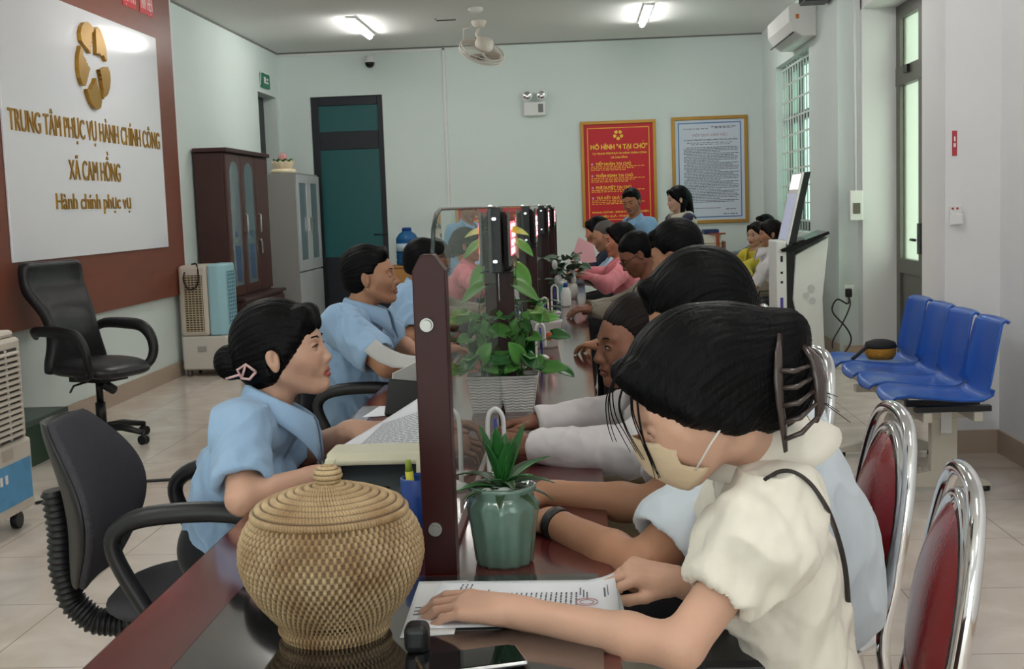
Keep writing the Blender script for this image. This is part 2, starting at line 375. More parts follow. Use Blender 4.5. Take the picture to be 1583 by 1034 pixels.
# ------------------------------------------------------------------ things on walls and ceiling
MB().box2((0, 0, 0), (1, 1, 1))
cond = MB().box2((-1.56, YB-.02, .75), (-1.53, YB, ZC-.02)).box2((XL+.05, YB-.02, ZC-.05), (-1.53, YB-.001, ZC-.022))
tag(cond.build('cable_conduit', WHITEP, bevel=.003), 'white plastic cable conduit running down the back wall from the ceiling', 'conduit')
dc = thing('dome_camera', 'white and black dome security camera high on the back wall', 'camera', (-2.42, YB, 3.18))
MB().box2((-.05, -.03, -.02), (.05, 0, .07)).cyl((0, -.03, .05), (0, -.12, .05), .02).lathe([(.03, .07), (.055, .06), (.06, .0), (.062, -.01)], (0, -.12, 0)).build('bracket', WHITEP, dc)
MB().lathe([(.058, -.01), (.056, -.03), (.045, -.055), (.025, -.07), (.002, -.075)], (0, -.12, 0)).build('dome', BLACKG, dc)
el = thing('emergency_light', 'white emergency light box with two round lamp heads on the back wall', 'lamp', (-.47, YB, 2.56))
MB().box2((-.13, -.06, -.085), (.13, 0, .075)).build('case', WHITEP, el, bevel=.008)
MB().box2((.04, -.062, -.05), (.10, -.06, .05)).build('sticker', mat('grey_print', srgb(120, 122, 124), .6), el)
for sx in (-1, 1):
    h = MB().cyl((sx*.045, -.02, .12), (sx*.09, -.03, .14), .012).lathe([(.03, -.0), (.058, .03), (.062, .05), (.055, .055)], (sx*.085, -.04, .15), 20, Matrix.Rotation(PI/2, 3, 'X')).build('lamp_head', WHITEP, el)
    MB().lathe([(.05, .0), (.045, .006), (.01, .008)], (sx*.085, -.094, .15), 20, Matrix.Rotation(PI/2, 3, 'X')).build('lens', CHROME, h)
ex = thing('exit_sign', 'small green exit sign above the doorway on the left wall', 'sign', (XL, 14.25, 2.93))
MB().box2((0, -.17, -.07), (.03, .17, .09)).build('case', mat('green_sign', srgb(24, 112, 84), .5), ex)
MB().box2((.03, -.1, -.02), (.032, -.02, .05)).box2((.03, .0, -.02), (.032, .1, .0)).box2((.03, .02, .02), (.032, .1, .04)).build('pictogram', WHT, ex)
MB().tube([(.01, -.19, -.05), (.02, -.2, .03), (.02, -.19, .1), (.02, -.1, .11)], .006, 6).build('wire', WHITEP, ex)
# ceiling fan
fc = at(740, 32, Z=ZC); fan = thing('ceiling_fan', 'white orbit fan with a wire cage hanging from the ceiling', 'fan', fc)
FW = mat('fan_white', srgb(206, 198, 188), .45)
MB().lathe([(.075, 0), (.08, -.02), (.055, -.06), (.03, -.075)], (0, 0, 0)).tube([(0, 0, -.06), (-.03, -.02, -.14), (.02, -.04, -.22)], .016).tube([(-.02, 0, -.05), (-.16, 0, -.08), (-.17, 0, -.2), (-.04, 0, -.22)], .009, 8).build('mount', FW, fan)
Rf = Matrix.Rotation(math.radians(24), 3, 'Y') @ Matrix.Rotation(math.radians(28), 3, 'X')
fo = V((.03, -.05, -.31))
MB().lathe([(.04, .13), (.085, .12), (.1, .05), (.08, .01)], fo, 24, Rf).build('motor', FW, fan)
cg = MB()
for r, z in ((.24, -.02), (.23, .01), (.236, -.045), (.16, -.075), (.08, -.085)): cg.tube([fo+Rf @ V((r*math.cos(a), r*math.sin(a), z)) for a in [2*PI*k/40 for k in range(40)]], .0065 if r > .22 else .003, 6, closed=True)
for k in range(60):
    a = 2*PI*k/60; c, s_ = math.cos(a), math.sin(a)
    cg.tube([fo+Rf @ V((r*c, r*s_, z)) for r, z in ((.05, -.088), (.12, -.084), (.19, -.066), (.238, -.035), (.232, .01), (.15, .03), (.07, .03))], .0016, 4)
cg.build('cage', FW, fan)
MB().lathe([(.05, -.08), (.05, -.095), (.02, -.1)], fo, 20, Rf).build('badge', mat('brown_badge', srgb(80, 60, 50), .4), fan)
for k in range(3):
    a = 2*PI*k/3+.3; b = MB()
    def bf(u, v, a=a):
        r = .04+u*.17; w = (v-.5)*(.05+.09*math.sin(u*2.4)); q = a+w/max(r, .08)*.8
        return fo+Rf @ V((r*math.cos(q), r*math.sin(q), -.03+w*.35))
    b.grid(bf, 8, 6).build('blade', mat('fan_blade', srgb(150, 134, 118), .4), fan, solid=.003)
sm = at(735, 12, Z=ZC); tag(MB().lathe([(.07, 0), (.075, -.02), (.05, -.045), (.01, -.05)], sm).build('smoke_detector', WHITEP), 'round white smoke detector on the ceiling near the fan', 'detector')
hk = at(683, 27, Z=ZC); tag(MB().tube([hk+V((-.07, 0, -.004)), hk+V((-.05, 0, -.03)), hk+V((.14, .02, -.025))], .006, 6).build('cable_end', BLACKP), 'short black cable end sticking out of the ceiling', 'cable')
# air conditioner
ac = thing('air_conditioner', 'white split air conditioner high on the right wall', 'air conditioner', (WX, 12.1, 2.86))
prof = [(0, 0), (-.13, -.0), (-.2, .05), (-.255, .13), (-.26, .27), (-.21, .30), (0, .30)]
MB().prism(prof, lambda u, v, w: (u, w, v), -.5, .72, False).build('case', WHITEP, ac, bevel=.012)
MB().box((-.205, .11, .045), (.09, 1.1, .012), Matrix.Rotation(math.radians(-35), 3, 'Y')).build('air_flap', BLACKP, ac)
MB().box2((-.19, -.503, .16), (-.16, -.499, .2)).build('warning_label', mat('label_orange', srgb(200, 120, 50), .6), ac)
bx = at(1242, 0, X=WX-.12); sp = thing('wall_speaker', 'black box speaker at the top of the right wall near the air conditioner', 'speaker', (WX, 11.0, 3.14))
MB().box2((-.24, -.14, -.08), (-.02, .14, .14)).box2((-.02, -.03, 0), (0, .03, .06)).build('case', BLACKP, sp, bevel=.01)
MB().box2((-.246, -.12, -.065), (-.24, .12, .125)).build('grille', mat('grille_cloth', srgb(20, 20, 20), .9), sp)
# breaker box, outlet with plug, sticker, wall holder
bk = thing('breaker_box', 'white breaker box with a grey switch window on the wall by the glass door', 'switch', (2.32+.02, 10.55, 1.31))
MB().box2((-.055, -.05, -.125), (.055, 0, .125)).build('case', WHITEP, bk, bevel=.008)
MB().box2((-.03, -.054, -.07), (.03, -.05, .02)).build('switch_window', mat('smoke_window', srgb(104, 98, 90), .3), bk)
MB().tube([(0, -.012, .125), (0, -.012, ZC-1.33)], .009, 8).build('wire_cover', WALLR, bk)
ol = thing('wall_outlet', 'white wall outlet above the floor with a black plug in it', 'outlet', (2.25, 10.55, .57))
MB().box2((-.006, -.012, -.07), (.075, 0, .07)).build('plate', WHITEP, ol, bevel=.004)
pg = thing('power_plug', 'black power plug with a looping cable in the wall outlet', 'plug', (2.25, 10.54, .57))
MB().box2((-.005, -.06, -.03), (.045, -.002, .045)).build('plug_body', BLACKP, pg, bevel=.01)
MB().tube([(.02, -.05, -.02), (0, -.09, -.08), (-.09, -.1, -.04), (-.13, -.1, -.14), (-.02, -.12, -.28), (.02, -.12, -.38), (-.03, -.13, -.48), (-.12, -.14, -.56)], .007, 8, cr=6).tube([(.02, -.05, -.02), (.02, -.08, -.1), (-.05, -.1, -.25), (-.13, -.12, -.38), (-.14, -.14, -.45)], .006, 8, cr=6).build('cable', BLACKP, pg)
st = tag(MB().box2((1.97, 6.617, 1.585), (1.995, 6.62, 1.715)).build('wall_sticker', mat('red_sticker', srgb(176, 58, 66), .5)), 'small narrow red sticker on the pier beside the glass door', 'sticker')
MB().box2((1.977, 6.616, 1.63), (1.988, 6.617, 1.65)).box2((1.979, 6.616, 1.66), (1.987, 6.617, 1.685)).build('mark', WHT, st)
hd = thing('wall_holder', 'small white remote control holder on the pier', 'holder', (1.985, 6.62, 1.27))
MB().box2((-.03, -.02, -.05), (.03, 0, .055)).box2((-.025, -.035, -.045), (.035, -.02, .01)).build('holder_body', WHITEP, hd, bevel=.005)
for k in (-1, 1): MB().cyl((k*.012-.005, -.02, .04), (k*.012-.005, -.024, .04), .006).build('screw', mat('red_sticker', (1, 0, 0)), hd)
# ------------------------------------------------------------------ counter
CZ = .75; CL, CR = -.745, .045; CY0, CY1 = .7, 12.6
ct = thing('service_counter', 'long dark cherry lacquered service counter down the middle of the hall', 'counter', (0, 0, 0))
MB().box2((CL, CY0, CZ-.035), (CR, CY1, CZ)).build('worktop', LACQ, ct, bevel=.004)
cb = MB().box2((-.22, CY0+.1, .0), (-.18, CY1-.05, CZ-.035))
cb.build('front_panel', mat('lacquer_panel', srgb(60, 24, 22), .3), ct)
for y in (CY0+.15, 2.6, 4.5, 6.4, 8.3, 10.2, 12.45): MB().box2((CL+.08, y-.02, 0), (-.22, y+.02, CZ-.035)).build('divider_panel', mat('lacquer_panel', (1, 1, 1)), ct)
MB().box2((-.50, CY0+.1, CZ-.10), (-.22, CY1-.1, CZ-.035)).build('drawer_box', mat('lacquer_panel', (1, 1, 1)), ct)
tag(MB().box2((-.605, .8, CZ), (.02, 2.105, CZ+.006)).build('glass_sheet', mat('dark_glass_sheet', srgb(30, 28, 30), .05, coat=1.), bevel=.002), 'dark glossy glass sheet lying on the near end of the counter', 'glass sheet')
# screen: posts and panes
PX = -.262
ys = [2.155, at(765, 345, X=PX)[1], at(812, 340, X=PX)[1], at(836, 338, X=PX)[1], at(848, 338, X=PX)[1], 12.2]
print('post Y', ys)
def post(parent, y, top, w=.029, d=.026, ox=0.):
    o = [(-w, CZ), (w, CZ), (w, top-.028), (w-.02, top), (-w+.016, top), (-w, top-.028)]
    return MB().prism(o, lambda u, v, q: (PX+ox+u, y+q, v), -d, d).build('post', POSTM, parent, bevel=.002)
GLASS = mat('clear_glass', (.93, .98, .97), .0, trans=1., ior=1.48)
screen = thing('counter_screen', 'row of dark wooden posts holding clear glass panes along the middle of the counter', 'screen', (0, 0, 0))
for i, y in enumerate(ys):
    p = post(screen, y, 1.322 if i == 0 else (1.335 if i == 5 else 1.385), .029 if i == 0 else .031, ox=.022 if i else 0)
    for z in ((.835, 1.2) if i == 0 else ()):
        MB().cyl((PX-.006, y-.026, z), (PX-.006, y-.034, z), .012).cyl((PX-.006, y-.034, z), (PX-.006, y-.042, z), .009).build('glass_knob', mat('knob_steel', srgb(150, 150, 146), .3, metal=.7), p)
    if 0 < i < 5:
        MB().cyl((PX-.01, y-.05, 1.40), (PX-.01, y+.03, 1.40), .008).build('top_clip', CHROME, p)
for i in range(5):
    a, b = ys[i]+.02, ys[i+1]-.028; o = [(a, .775), (b, .775), (b, 1.398), (a+.14, 1.398), (a+.07, 1.39), (a+.02, 1.365), (a, 1.33)]
    if i == 0: a0 = a+.01
    MB().prism(o, lambda u, v, q: (PX+.004+q, u, v), -.004, .004).build('glass_pane', GLASS, screen)
    MB().tube([(PX+.004, a, .775), (PX+.004, a, 1.33), (PX+.004, a+.02, 1.365), (PX+.004, a+.07, 1.391), (PX+.004, a+.14, 1.4), (PX+.004, b, 1.4)], .0035, 6).build('pane_edge', mat('dark_glass_edge', srgb(38, 52, 48), .2), screen)
LEDM = mat('red_led', (1, .1, .12), .5, emis=(1, .06, .09), es=1.3)
LEDW = mat('hot_led', (1, .6, .6), .5, emis=(1, .45, .5), es=2.0)
for i in (1, 2, 3, 4):
    y = ys[i]; q = thing('led_sign', ['', 'red lit LED sign on the post behind the white square plant pot', 'red lit LED sign on the third post of the counter screen', 'red lit LED sign on the fourth post of the counter screen', 'farthest red lit LED sign on the counter screen'][i], 'sign', (PX+.026, y, 1.2))
    MB().box2((-.035, -.16, 0), (.002, -.03, .2)).box2((.002, -.16, 0), (.03, .10, .004)).build('case', BLACKP, q, bevel=.003)
    MB().box2((.022, -.15, .02), (.030, .12, .185)).build('led_case', BLACKG, q)
    MB().box2((.030, -.14, .05), (.0312, .11, .155)).build('led_panel', LEDM, q)
    r = random.Random(i); lt = MB()
    for k in range(11):
        yy = -.13+k*.0215
        for zz in range(4):
            if r.random() < .6: lt.box2((.0312, yy, .055+zz*.025), (.0322, yy+.014, .055+zz*.025+.018))
    lt.build('lit_dots', LEDW, q)
    for zz in (.035, .165): MB().cyl((-.016, -.16, zz), (-.016, -.164, zz), .005).build('screw', CHROME, q)
# ------------------------------------------------------------------ furniture
REDV = mat('red_vinyl', srgb(128, 14, 26), .22, coat=.5, bump=.15, bscale=160)
def banquet_chair(loc, rz, label):
    t = thing('banquet_chair', label, 'chair', loc, rz, 'red and chrome chairs at the counter')
    # faces local +X; back leans slightly towards -X
    lean = math.radians(9)
    def bk(y, z, o=0.): return V((-.20-(z-.5)*math.tan(lean)+o, y, z))
    def oval(w, z0, z1, n, e=2.3):
        r = []
        for k in range(n):
            a = 2*PI*k/n; c, s_ = math.cos(a), math.sin(a)
            r.append((w*abs(c)**(2/e)*(1 if c > 0 else -1), (z0+z1)/2+(z1-z0)/2*abs(s_)**(2/e)*(1 if s_ > 0 else -1)))
        return r
    mb = MB()
    def cf(u, v):
        a = 2*PI*u; r = math.sin(v*PI/2)
        yy = .155*r*math.cos(a); zz = .69+.19*r*math.sin(a)
        return bk(yy, zz, .012+.034*(1-r**3.2))
    mb.grid(cf, 36, 10, closed_u=True)
    def cf2(u, v):
        a = 2*PI*u; r = math.sin(v*PI/2); return bk(.155*r*math.cos(a), .69+.19*r*math.sin(a), -.012-.012*(1-r**3))
    mb.grid(cf2, 36, 6, closed_u=True)
    mb.build('backrest', REDV, t)
    MB().tube([bk(y, z) for y, z in oval(.169, .485, .895, 40, 2.0)], .0125, 10, closed=True).build('back_ring', CHROME, t)
    pts = [V((-.27, -.185, 0)), V((-.235, -.19, .25)), bk(-.188, .46), bk(-.192, .60), bk(-.192, .74), bk(-.175, .82), bk(-.14, .89), bk(-.085, .925), bk(0, .935)]
    pts = pts+[V((p.x, -p.y, p.z)) for p in pts[-2::-1]]
    MB().tube(pts, .0145, 10, cr=4).build('outer_hoop', CHROME, t)
    MB().lathe([(.0, .445), (.2, .445), (.215, .46), (.215, .485), (.195, .505), (.12, .52), (.002, .525)], (0, 0, 0), 36).build('seat', REDV, t)
    MB().tube([(.222*math.cos(a), .222*math.sin(a), .455) for a in [2*PI*k/32 for k in range(32)]], .012, 8, closed=True).build('seat_ring', CHROME, t)
    for s_ in (-1, 1): MB().tube([(.12, s_*.17, .45), (.2, s_*.19, .2), (.235, s_*.2, .0)], .0125, 8).build('leg', CHROME, t)
    return t
ch = banquet_chair((.365, 2.08, 0), PI-.13, 'red and chrome banquet chair nearest the camera, behind the woman in the cream dress')
dup(ch, (.41, 2.68, 0), PI+.0, 'red and chrome banquet chair behind the man in the pale blue T-shirt')
dup(ch, (.45, 3.72, 0), PI+.12, 'red and chrome banquet chair behind the older man in the white shirt')
for x, y, nm in ((.52, 5.3, 'man in the black shirt'), (.55, 7.1, 'man in glasses'), (.52, 8.9, 'woman in pink')):
    dup(ch, (x, y, 0), PI, 'red and chrome banquet chair under the %s' % nm)
# --- swivel chairs
FAB = mat('charcoal_fabric', srgb(62, 60, 66), .9, bump=.5, bscale=400, var=.1, vscale=40)
LEA = mat('black_leather', srgb(30, 29, 33), .36, bump=.12, bscale=90)
def castor_base(t, z=.1, r=.30, a0=.2):
    MB().cyl((0, 0, .09), (0, 0, .26), .032).cyl((0, 0, .26), (0, 0, .42), .022).lathe([(.05, .06), (.05, .11), (.03, .13)], (0, 0, 0), 20).build('gas_column', BLACKP, t)
    for k in range(5):
        a = a0+2*PI*k/5; d = V((math.cos(a), math.sin(a), 0)); n = V((-d.y, d.x, 0))
        l = MB().tube([d*.03+V((0, 0, .1)), d*.15+V((0, 0, .105)), d*r+V((0, 0, .075))], [.03, .026, .018], 8, flat=.8).build('leg', BLACKP, t)
        MB().cyl(d*r+n*.022+V((0, 0, .03)), d*r+n*.004+V((0, 0, .03)), .03, n=16).cyl(d*r-n*.022+V((0, 0, .03)), d*r-n*.004+V((0, 0, .03)), .03, n=16).cyl(d*r+V((0, 0, .03)), d*r+V((0, 0, .085)), .012, n=8).build('castor', BLACKP, l)
def task_chair(name, label, loc, rz):
    t = thing(name, label, 'chair', loc, rz)
    castor_base(t)
    def seat(u, v):
        a = 2*PI*u; r = math.sin(v*PI); z = -math.cos(v*PI)
        c, s_ = math.cos(a), math.sin(a)
        return V((.24*r**.5*abs(c)**.7*(1 if c > 0 else -1), .235*r**.5*abs(s_)**.7*(1 if s_ > 0 else -1), .475+.035*z-.015*abs(c)*(c > 0)))
    MB().grid(seat, 32, 12, closed_u=True).build('seat', FAB, t)
    def bk(u, v, side):
        y = (u-.5)*2; z = v
        zz = .515+.41*z; w = .225*math.sin(PI*(.12+.80*z))**.45*(.80+.22*math.sin(z*2.6)); yy = y*w
        x = -.30-.05*math.sin(z*PI)*-1-.05*z+.045*(abs(yy)/.2)**2-(.0 if side else .045*(1-abs(y)**3)*math.sin(PI*(.04+.92*z))**.35)
        return V((x+(.018*(1-abs(y)**3)*math.sin(PI*(.04+.92*z))**.4 if side else -.006), yy, zz))
    m = MB(); n = 20
    m.grid(lambda u, v: bk(u, v, 1), n, n); m.build('backrest', FAB, t, solid=.022, sub=1)
    MB().grid(lambda u, v: bk(.5+(u-.5)*.97, .01+v*.98, 0)+V((-.0, 0, 0)), n, n).build('back_shell', BLACKP, t, solid=.01)
    # ribbed bellows spine
    sp = [V((-.375, 0, .74)), V((-.365, 0, .64)), V((-.37, 0, .54)), V((-.35, 0, .45)), V((-.30, 0, .40)), V((-.22, 0, .39)), V((-.08, 0, .42))]
    P = []; R_ = []
    for i in range(len(sp)-1):
        for k in range(24):
            f = k/24; P.append(sp[i].lerp(sp[i+1], f)); R_.append(.034 if (k//2) % 2 else .0285)
    for _ in range(14): P = [P[0]]+[(P[i-1]+P[i]+P[i+1])/3 for i in range(1, len(P)-1)]+[P[-1]]
    MB().tube(P, R_, 12, flat=1.2, fn=(1, 0, 0)).build('ribbed_spine', BLACKP, t)
    for s_ in (-1, 1):
        y = s_*.27
        a = [(-.08, s_*.2, .435), (-.06, y, .47), (-.12, y, .58), (-.15, y, .66), (-.13, y, .705), (-.06, y, .73), (.08, y, .735), (.17, y, .72), (.19, y, .69), (.14, y, .60), (.1, y, .5), (.08, s_*.2, .44)]
        MB().tube(a, [.018]+[.02]*4+[.023]*4+[.02]*2+[.018], 10, flat=1.1, cr=4).build('armrest', BLACKP, t)
    return t
task_chair('task_chair', 'grey fabric swivel chair with black armrests under the woman in the blue shirt', (-.945, 2.96, 0), .06)
task_chair('task_chair', 'black-armed swivel chair under the man in the blue shirt', (-.86, 4.86, 0), .0)
ec = thing('executive_chair', 'black leather high-back swivel chair against the board wall', 'chair', (-3.05, 7.55, 0), -.40)
castor_base(ec, r=.31, a0=.1)
def es(u, v):
    a = 2*PI*u; r = math.sin(v*PI); z = -math.cos(v*PI); c, s_ = math.cos(a), math.sin(a)
    return V((.02+.27*r**.5*abs(c)**.6*(1 if c > 0 else -1), .26*r**.5*abs(s_)**.6*(1 if s_ > 0 else -1), .49+.055*z-.03*max(c, 0)*r))
MB().grid(es, 32, 14, closed_u=True).build('seat', LEA, ec)
def eb(u, v):
    y = (u-.5)*2; w = .25-.05*math.sin(PI*min(1, max(0, (v-.1)/.62)))-.0*v
    if v > .93: w *= 1-((v-.93)/.07)**2*.12
    zz = .46+.70*v; x = -.20-.16*v+.05*math.sin(v*PI*1.3)*(v < .77)-.03*math.sin((v-.55)*PI/.45)*(v > .55)+.03*abs(y)**3
    return V((x, y*w, zz))
MB().grid(eb, 14, 26).build('backrest', LEA, ec, solid=.075, sub=1, bevel=.0)
for s_ in (-1, 1):
    y = s_*.29
    MB().tube([(-.26, s_*.24, .70), (-.2, y, .735), (.0, y, .735), (.12, y, .715), (.19, y, .64), (.2, y*.98, .54), (.17, s_*.24, .47), (.02, s_*.2, .44)], [.02, .026, .03, .03, .026, .024, .022, .02], 10, flat=1.3, cr=4).build('armrest', BLACKP, ec)
MB().box2((-.14, -.11, .40), (.14, .11, .445)).cyl((.1, -.08, .40), (.1, .02, .34), .03).tube([(.02, -.1, .41), (.03, -.24, .40), (.06, -.3, .37)], .007, 6).build('tilt_mechanism', BLACKP, ec)
# --- blue bench
BLUEP = mat('blue_plastic', srgb(8, 80, 172), .34, coat=.15)
BST = mat('bench_paint', srgb(196, 190, 176), .45)
bn = thing('bench_seating', 'row of four blue plastic seats on a cream steel beam frame by the right wall', 'bench', (0, 0, 0))
pf = [(.0, .475), (.015, .498), (.06, .508), (.16, .497), (.30, .482), (.385, .482), (.42, .50), (.437, .56), (.452, .64), (.468, .72), (.482, .785), (.492, .82), (.512, .832), (.53, .82)]
sy = [5.56, 5.98, 6.36, 6.78]; sx = [1.355, 1.36, 1.365, 1.37]
pts_ = []
def shell(i):
    cy = sy[i]-.0; x0 = sx[i]; W_ = .188
    def f(u, v):
        k = v*(len(pf)-1); a = int(min(k, len(pf)-2)); q = k-a
        x = pf[a][0]*(1-q)+pf[a+1][0]*q; z = pf[a][1]*(1-q)+pf[a+1][1]*q
        y = (u-.5)*2; w = W_*(1-.22*max(0, (v-.62)/.38)**1.5)*(.72+.28*min(1, v/.12))
        if v < .5: z += .014*abs(y)**4-.008*(1-y*y)
        else: x -= .030*abs(y)**3-.0*(1-y*y)
        return V((x0+x, cy+y*w, z))
    return MB().grid(f, 15, 40)
for i in range(4): shell(i).build('seat', BLUEP, bn, solid=.010, bevel=0)
MB().box2((1.50, 5.45, .385), (1.54, 6.9, .43)).box2((1.72, 5.45, .385), (1.76, 6.9, .43)).build('beam', BST, bn, bevel=.004)
for i in range(4):
    MB().box2((1.47, sy[i]-.1, .43), (1.80, sy[i]-.06, .455)).box2((1.47, sy[i]+.06, .43), (1.80, sy[i]+.1, .455)).build('seat_bracket', BLACKP, bn)
for y in (5.78, 6.62):
    l = MB().box2((1.46, y-.035, .35), (1.82, y+.035, .385)).box2((1.62, y-.028, .03), (1.74, y+.028, .35))
    l.prism([(1.34, .025), (1.90, .025), (1.88, .05), (1.76, .10), (1.60, .10), (1.36, .05)], lambda u, v, w: (u, w, v), y-.032, y+.032)
    l = l.build('leg', BST, bn, bevel=.004)
    for x in (1.38, 1.87): MB().cyl((x, y, 0), (x, y, .025), .028, n=16).build('foot', BLACKP, l)
MB().box2((1.66, 5.74, .28), (1.71, 5.745, .38)).build('clamp', WHITEP, bn)
bg_ = at(1352, 545, Y=6.78)
hb = thing('waist_bag', 'mustard yellow and black waist bag lying on the farthest blue seat', 'bag', (1.63, 6.76, .505))
hb.scale = (.72, .72, .8)
MB().lathe([(.01, 0), (.09, .0), (.112, .03), (.115, .07), (.1, .1), (.01, .105)], (0, 0, 0), 24).build('pouch', mat('mustard_cloth', srgb(176, 124, 36), .8, bump=.4, bscale=60), hb)
MB().lathe([(.116, .078), (.12, .088), (.108, .115), (.06, .13), (.01, .135)], (0, 0, 0), 24).tube([(-.08, -.02, .1), (-.14, -.05, .07), (-.2, -.08, .03), (-.235, -.1, .012)], .014, 6, flat=.4).build('flap', mat('black_cloth', srgb(32, 30, 32), .8), hb)
# --- air coolers
BEIGE = mat('cooler_beige', srgb(206, 196, 184), .5); CYAN = mat('cooler_cyan', srgb(158, 200, 212), .45)
c1 = thing('air_cooler', 'cream air cooler with a blue sticker at the left edge, nearest the camera', 'air cooler', (0, 0, 0))
X1, X0, Y0, Y1 = -2.57, -3.0, 4.75, 5.52
MB().box2((X0, Y0, .09), (X1, Y1, .42)).box2((X0+.01, Y0+.01, .42), (X1-.012, Y1-.01, .885)).box2((X0+.02, Y0+.03, .885), (X1-.03, Y1-.03, .92)).build('case', BEIGE, c1, bevel=.02)
MB().box2((X1-.02, Y0+.08, .43), (X1-.004, Y1-.07, .84)).build('grille_frame', mat('cooler_dark', srgb(60, 54, 48), .7), c1)
gr = MB()
for k in range(15): gr.box((X1-.002, (Y0+Y1)/2, .45+k*.0265), (.022, Y1-Y0-.15, .009), Matrix.Rotation(.5, 3, 'Y'))
for k in range(6): gr.box2((X1-.006, Y0+.08+k*.124-.004, .43), (X1+.004, Y0+.08+k*.124+.004, .84))
gr.build('louvre', BEIGE, c1)
MB().box2((X1, 5.08, .14), (X1+.003, Y1-.03, .33)).build('blue_sticker', mat('blue_print', srgb(84, 152, 198), .5, var=.35, vscale=9), c1)
MB().box2((X1+.003, 5.13, .25), (X1+.004, 5.155, .29)).box2((X1+.003, 5.18, .25), (X1+.004, 5.205, .29)).box2((X1+.003, 5.23, .25), (X1+.004, 5.255, .29)).build('sticker_marks', WHT, c1)
MB().box2((X1, 5.22, .35), (X1+.006, 5.32, .40)).build('tank_lid', mat('cooler_dark2', srgb(176, 166, 152), .5), c1, bevel=.003)
for y in (Y0+.08, Y1-.08):
    for x in (X0+.06, X1-.06): MB().cyl((x-.015, y, .04), (x+.015, y, .04), .04, n=16).cyl((x, y, .05), (x, y, .09), .015).build('castor', BLACKP, c1)
c2 = thing('air_cooler', 'white and light blue air cooler on castors beside the brown cabinet', 'air cooler', (-3.52, 10.62, 0), .0)
MB().box2((0, 0, .06), (.40, .40, .36)).build('tank', mat('cooler_white', srgb(206, 200, 192), .5), c2, bevel=.02)
MB().box2((.0, 0, .36), (.26, .38, .985)).build('case', BEIGE, c2, bevel=.03)
MB().prism([(.26, 0), (.36, 0), (.41, .06), (.41, .36), (.26, .38)], lambda u, v, w: (u, v, w), .36, .99).build('front_housing', CYAN, c2, bevel=.02)
MB().box2((.05, -.004, .40), (.215, .005, .90)).build('vent_back', mat('cooler_dark', (0, 0, 0)), c2)
gr = MB()
for k in range(24): gr.box2((.05, -.012, .405+k*.0208), (.215, -.003, .414+k*.0208))
for k in range(6): gr.box2((.05+k*.031, -.013, .40), (.056+k*.031, -.004, .90))
gr.build('louvre', mat('vent_tan', srgb(184, 166, 138), .6), c2)
MB().box2((.405, .09, .45), (.4125, .33, .92)).build('outlet_back', mat('outlet_blue', srgb(28, 96, 128), .5), c2)
gr = MB()
for k in range(14): gr.box((.413, .21, .46+k*.034), (.01, .24, .006))
for k in range(5): gr.box2((.41, .09+k*.058, .45), (.418, .098+k*.058, .92))
gr.build('outlet_louvre', CYAN, c2)
MB().tube([(.07, -.02, .93), (.06, -.03, .86), (.10, -.03, .78), (.17, -.03, .80), (.19, -.02, .88), (.17, .02, .99), (.12, .03, .995)], .007, 8, cr=4).build('looped_cable', BLACKP, c2)
MB().box2((.14, -.003, .22), (.22, 0, .27)).build('maker_plate', mat('plate_grey', srgb(160, 156, 150), .5), c2)
for x in (.05, .33):
    for y in (.04, .34): MB().cyl((x-.012, y, .03), (x+.012, y, .03), .03, n=14).cyl((x, y, .035), (x, y, .06), .012).build('castor', mat('castor_grey', srgb(110, 105, 100), .5), c2)
gb = thing('metal_trunk', 'dark green metal trunk on the floor behind the near air cooler', 'box', (-3.3, 7.2, 0), 0)
GREEN = mat('dark_green_metal', srgb(36, 62, 44), .45)
MB().box2((-.25, -.55, 0), (.12, .15, .235)).build('body', GREEN, gb, bevel=.006); MB().box2((-.255, -.555, .235), (.125, .155, .27)).build('lid', mat('grey_green_lid', srgb(62, 76, 72), .4), gb, bevel=.005)
tag(MB().tube([(-2.75, 5.9, .008), (-2.62, 6.12, .008), (-2.5, 6.3, .008), (-2.2, 6.38, .008), (-1.8, 6.42, .008), (-1.2, 6.45, .008)], .008, 8, cr=4).build('floor_cable', BLACKP), 'black cable lying across the floor behind the grey swivel chair', 'cable')
# --- cabinets on the left
BWD = mat('dark_brown_wood', srgb(62, 34, 32), .38, var=.2, vscale=4, stretch=(2, 2, .4)); BWD2 = mat('brown_wood_front', srgb(78, 42, 38), .32, var=.2, vscale=5, stretch=(2, 2, .4))
CGL = mat('cabinet_glass', srgb(112, 124, 130), .08, spec=.8)
STEEL = mat('brushed_steel', srgb(190, 188, 184), .3, metal=.8)
cbn = thing('brown_cabinet', 'tall dark brown wooden cabinet with arched glass doors', 'cabinet', (0, 0, 0))
bx0, bx1, by0, by1 = XL+.02, -3.27, 11.36, 12.9
MB().box2((bx0, by0, .62), (bx1, by1, 2.0)).box2((bx0, by0-.03, 2.0), (bx1+.05, by1+.03, 2.04)).build('upper_carcass', BWD, cbn, bevel=.008)
MB().box2((bx0, by0-.02, 0), (bx1+.12, by1+.02, .60)).box2((bx0, by0-.04, .60), (bx1+.15, by1+.04, .63)).build('base_carcass', BWD, cbn, bevel=.008)
dw = (by1-by0)/3
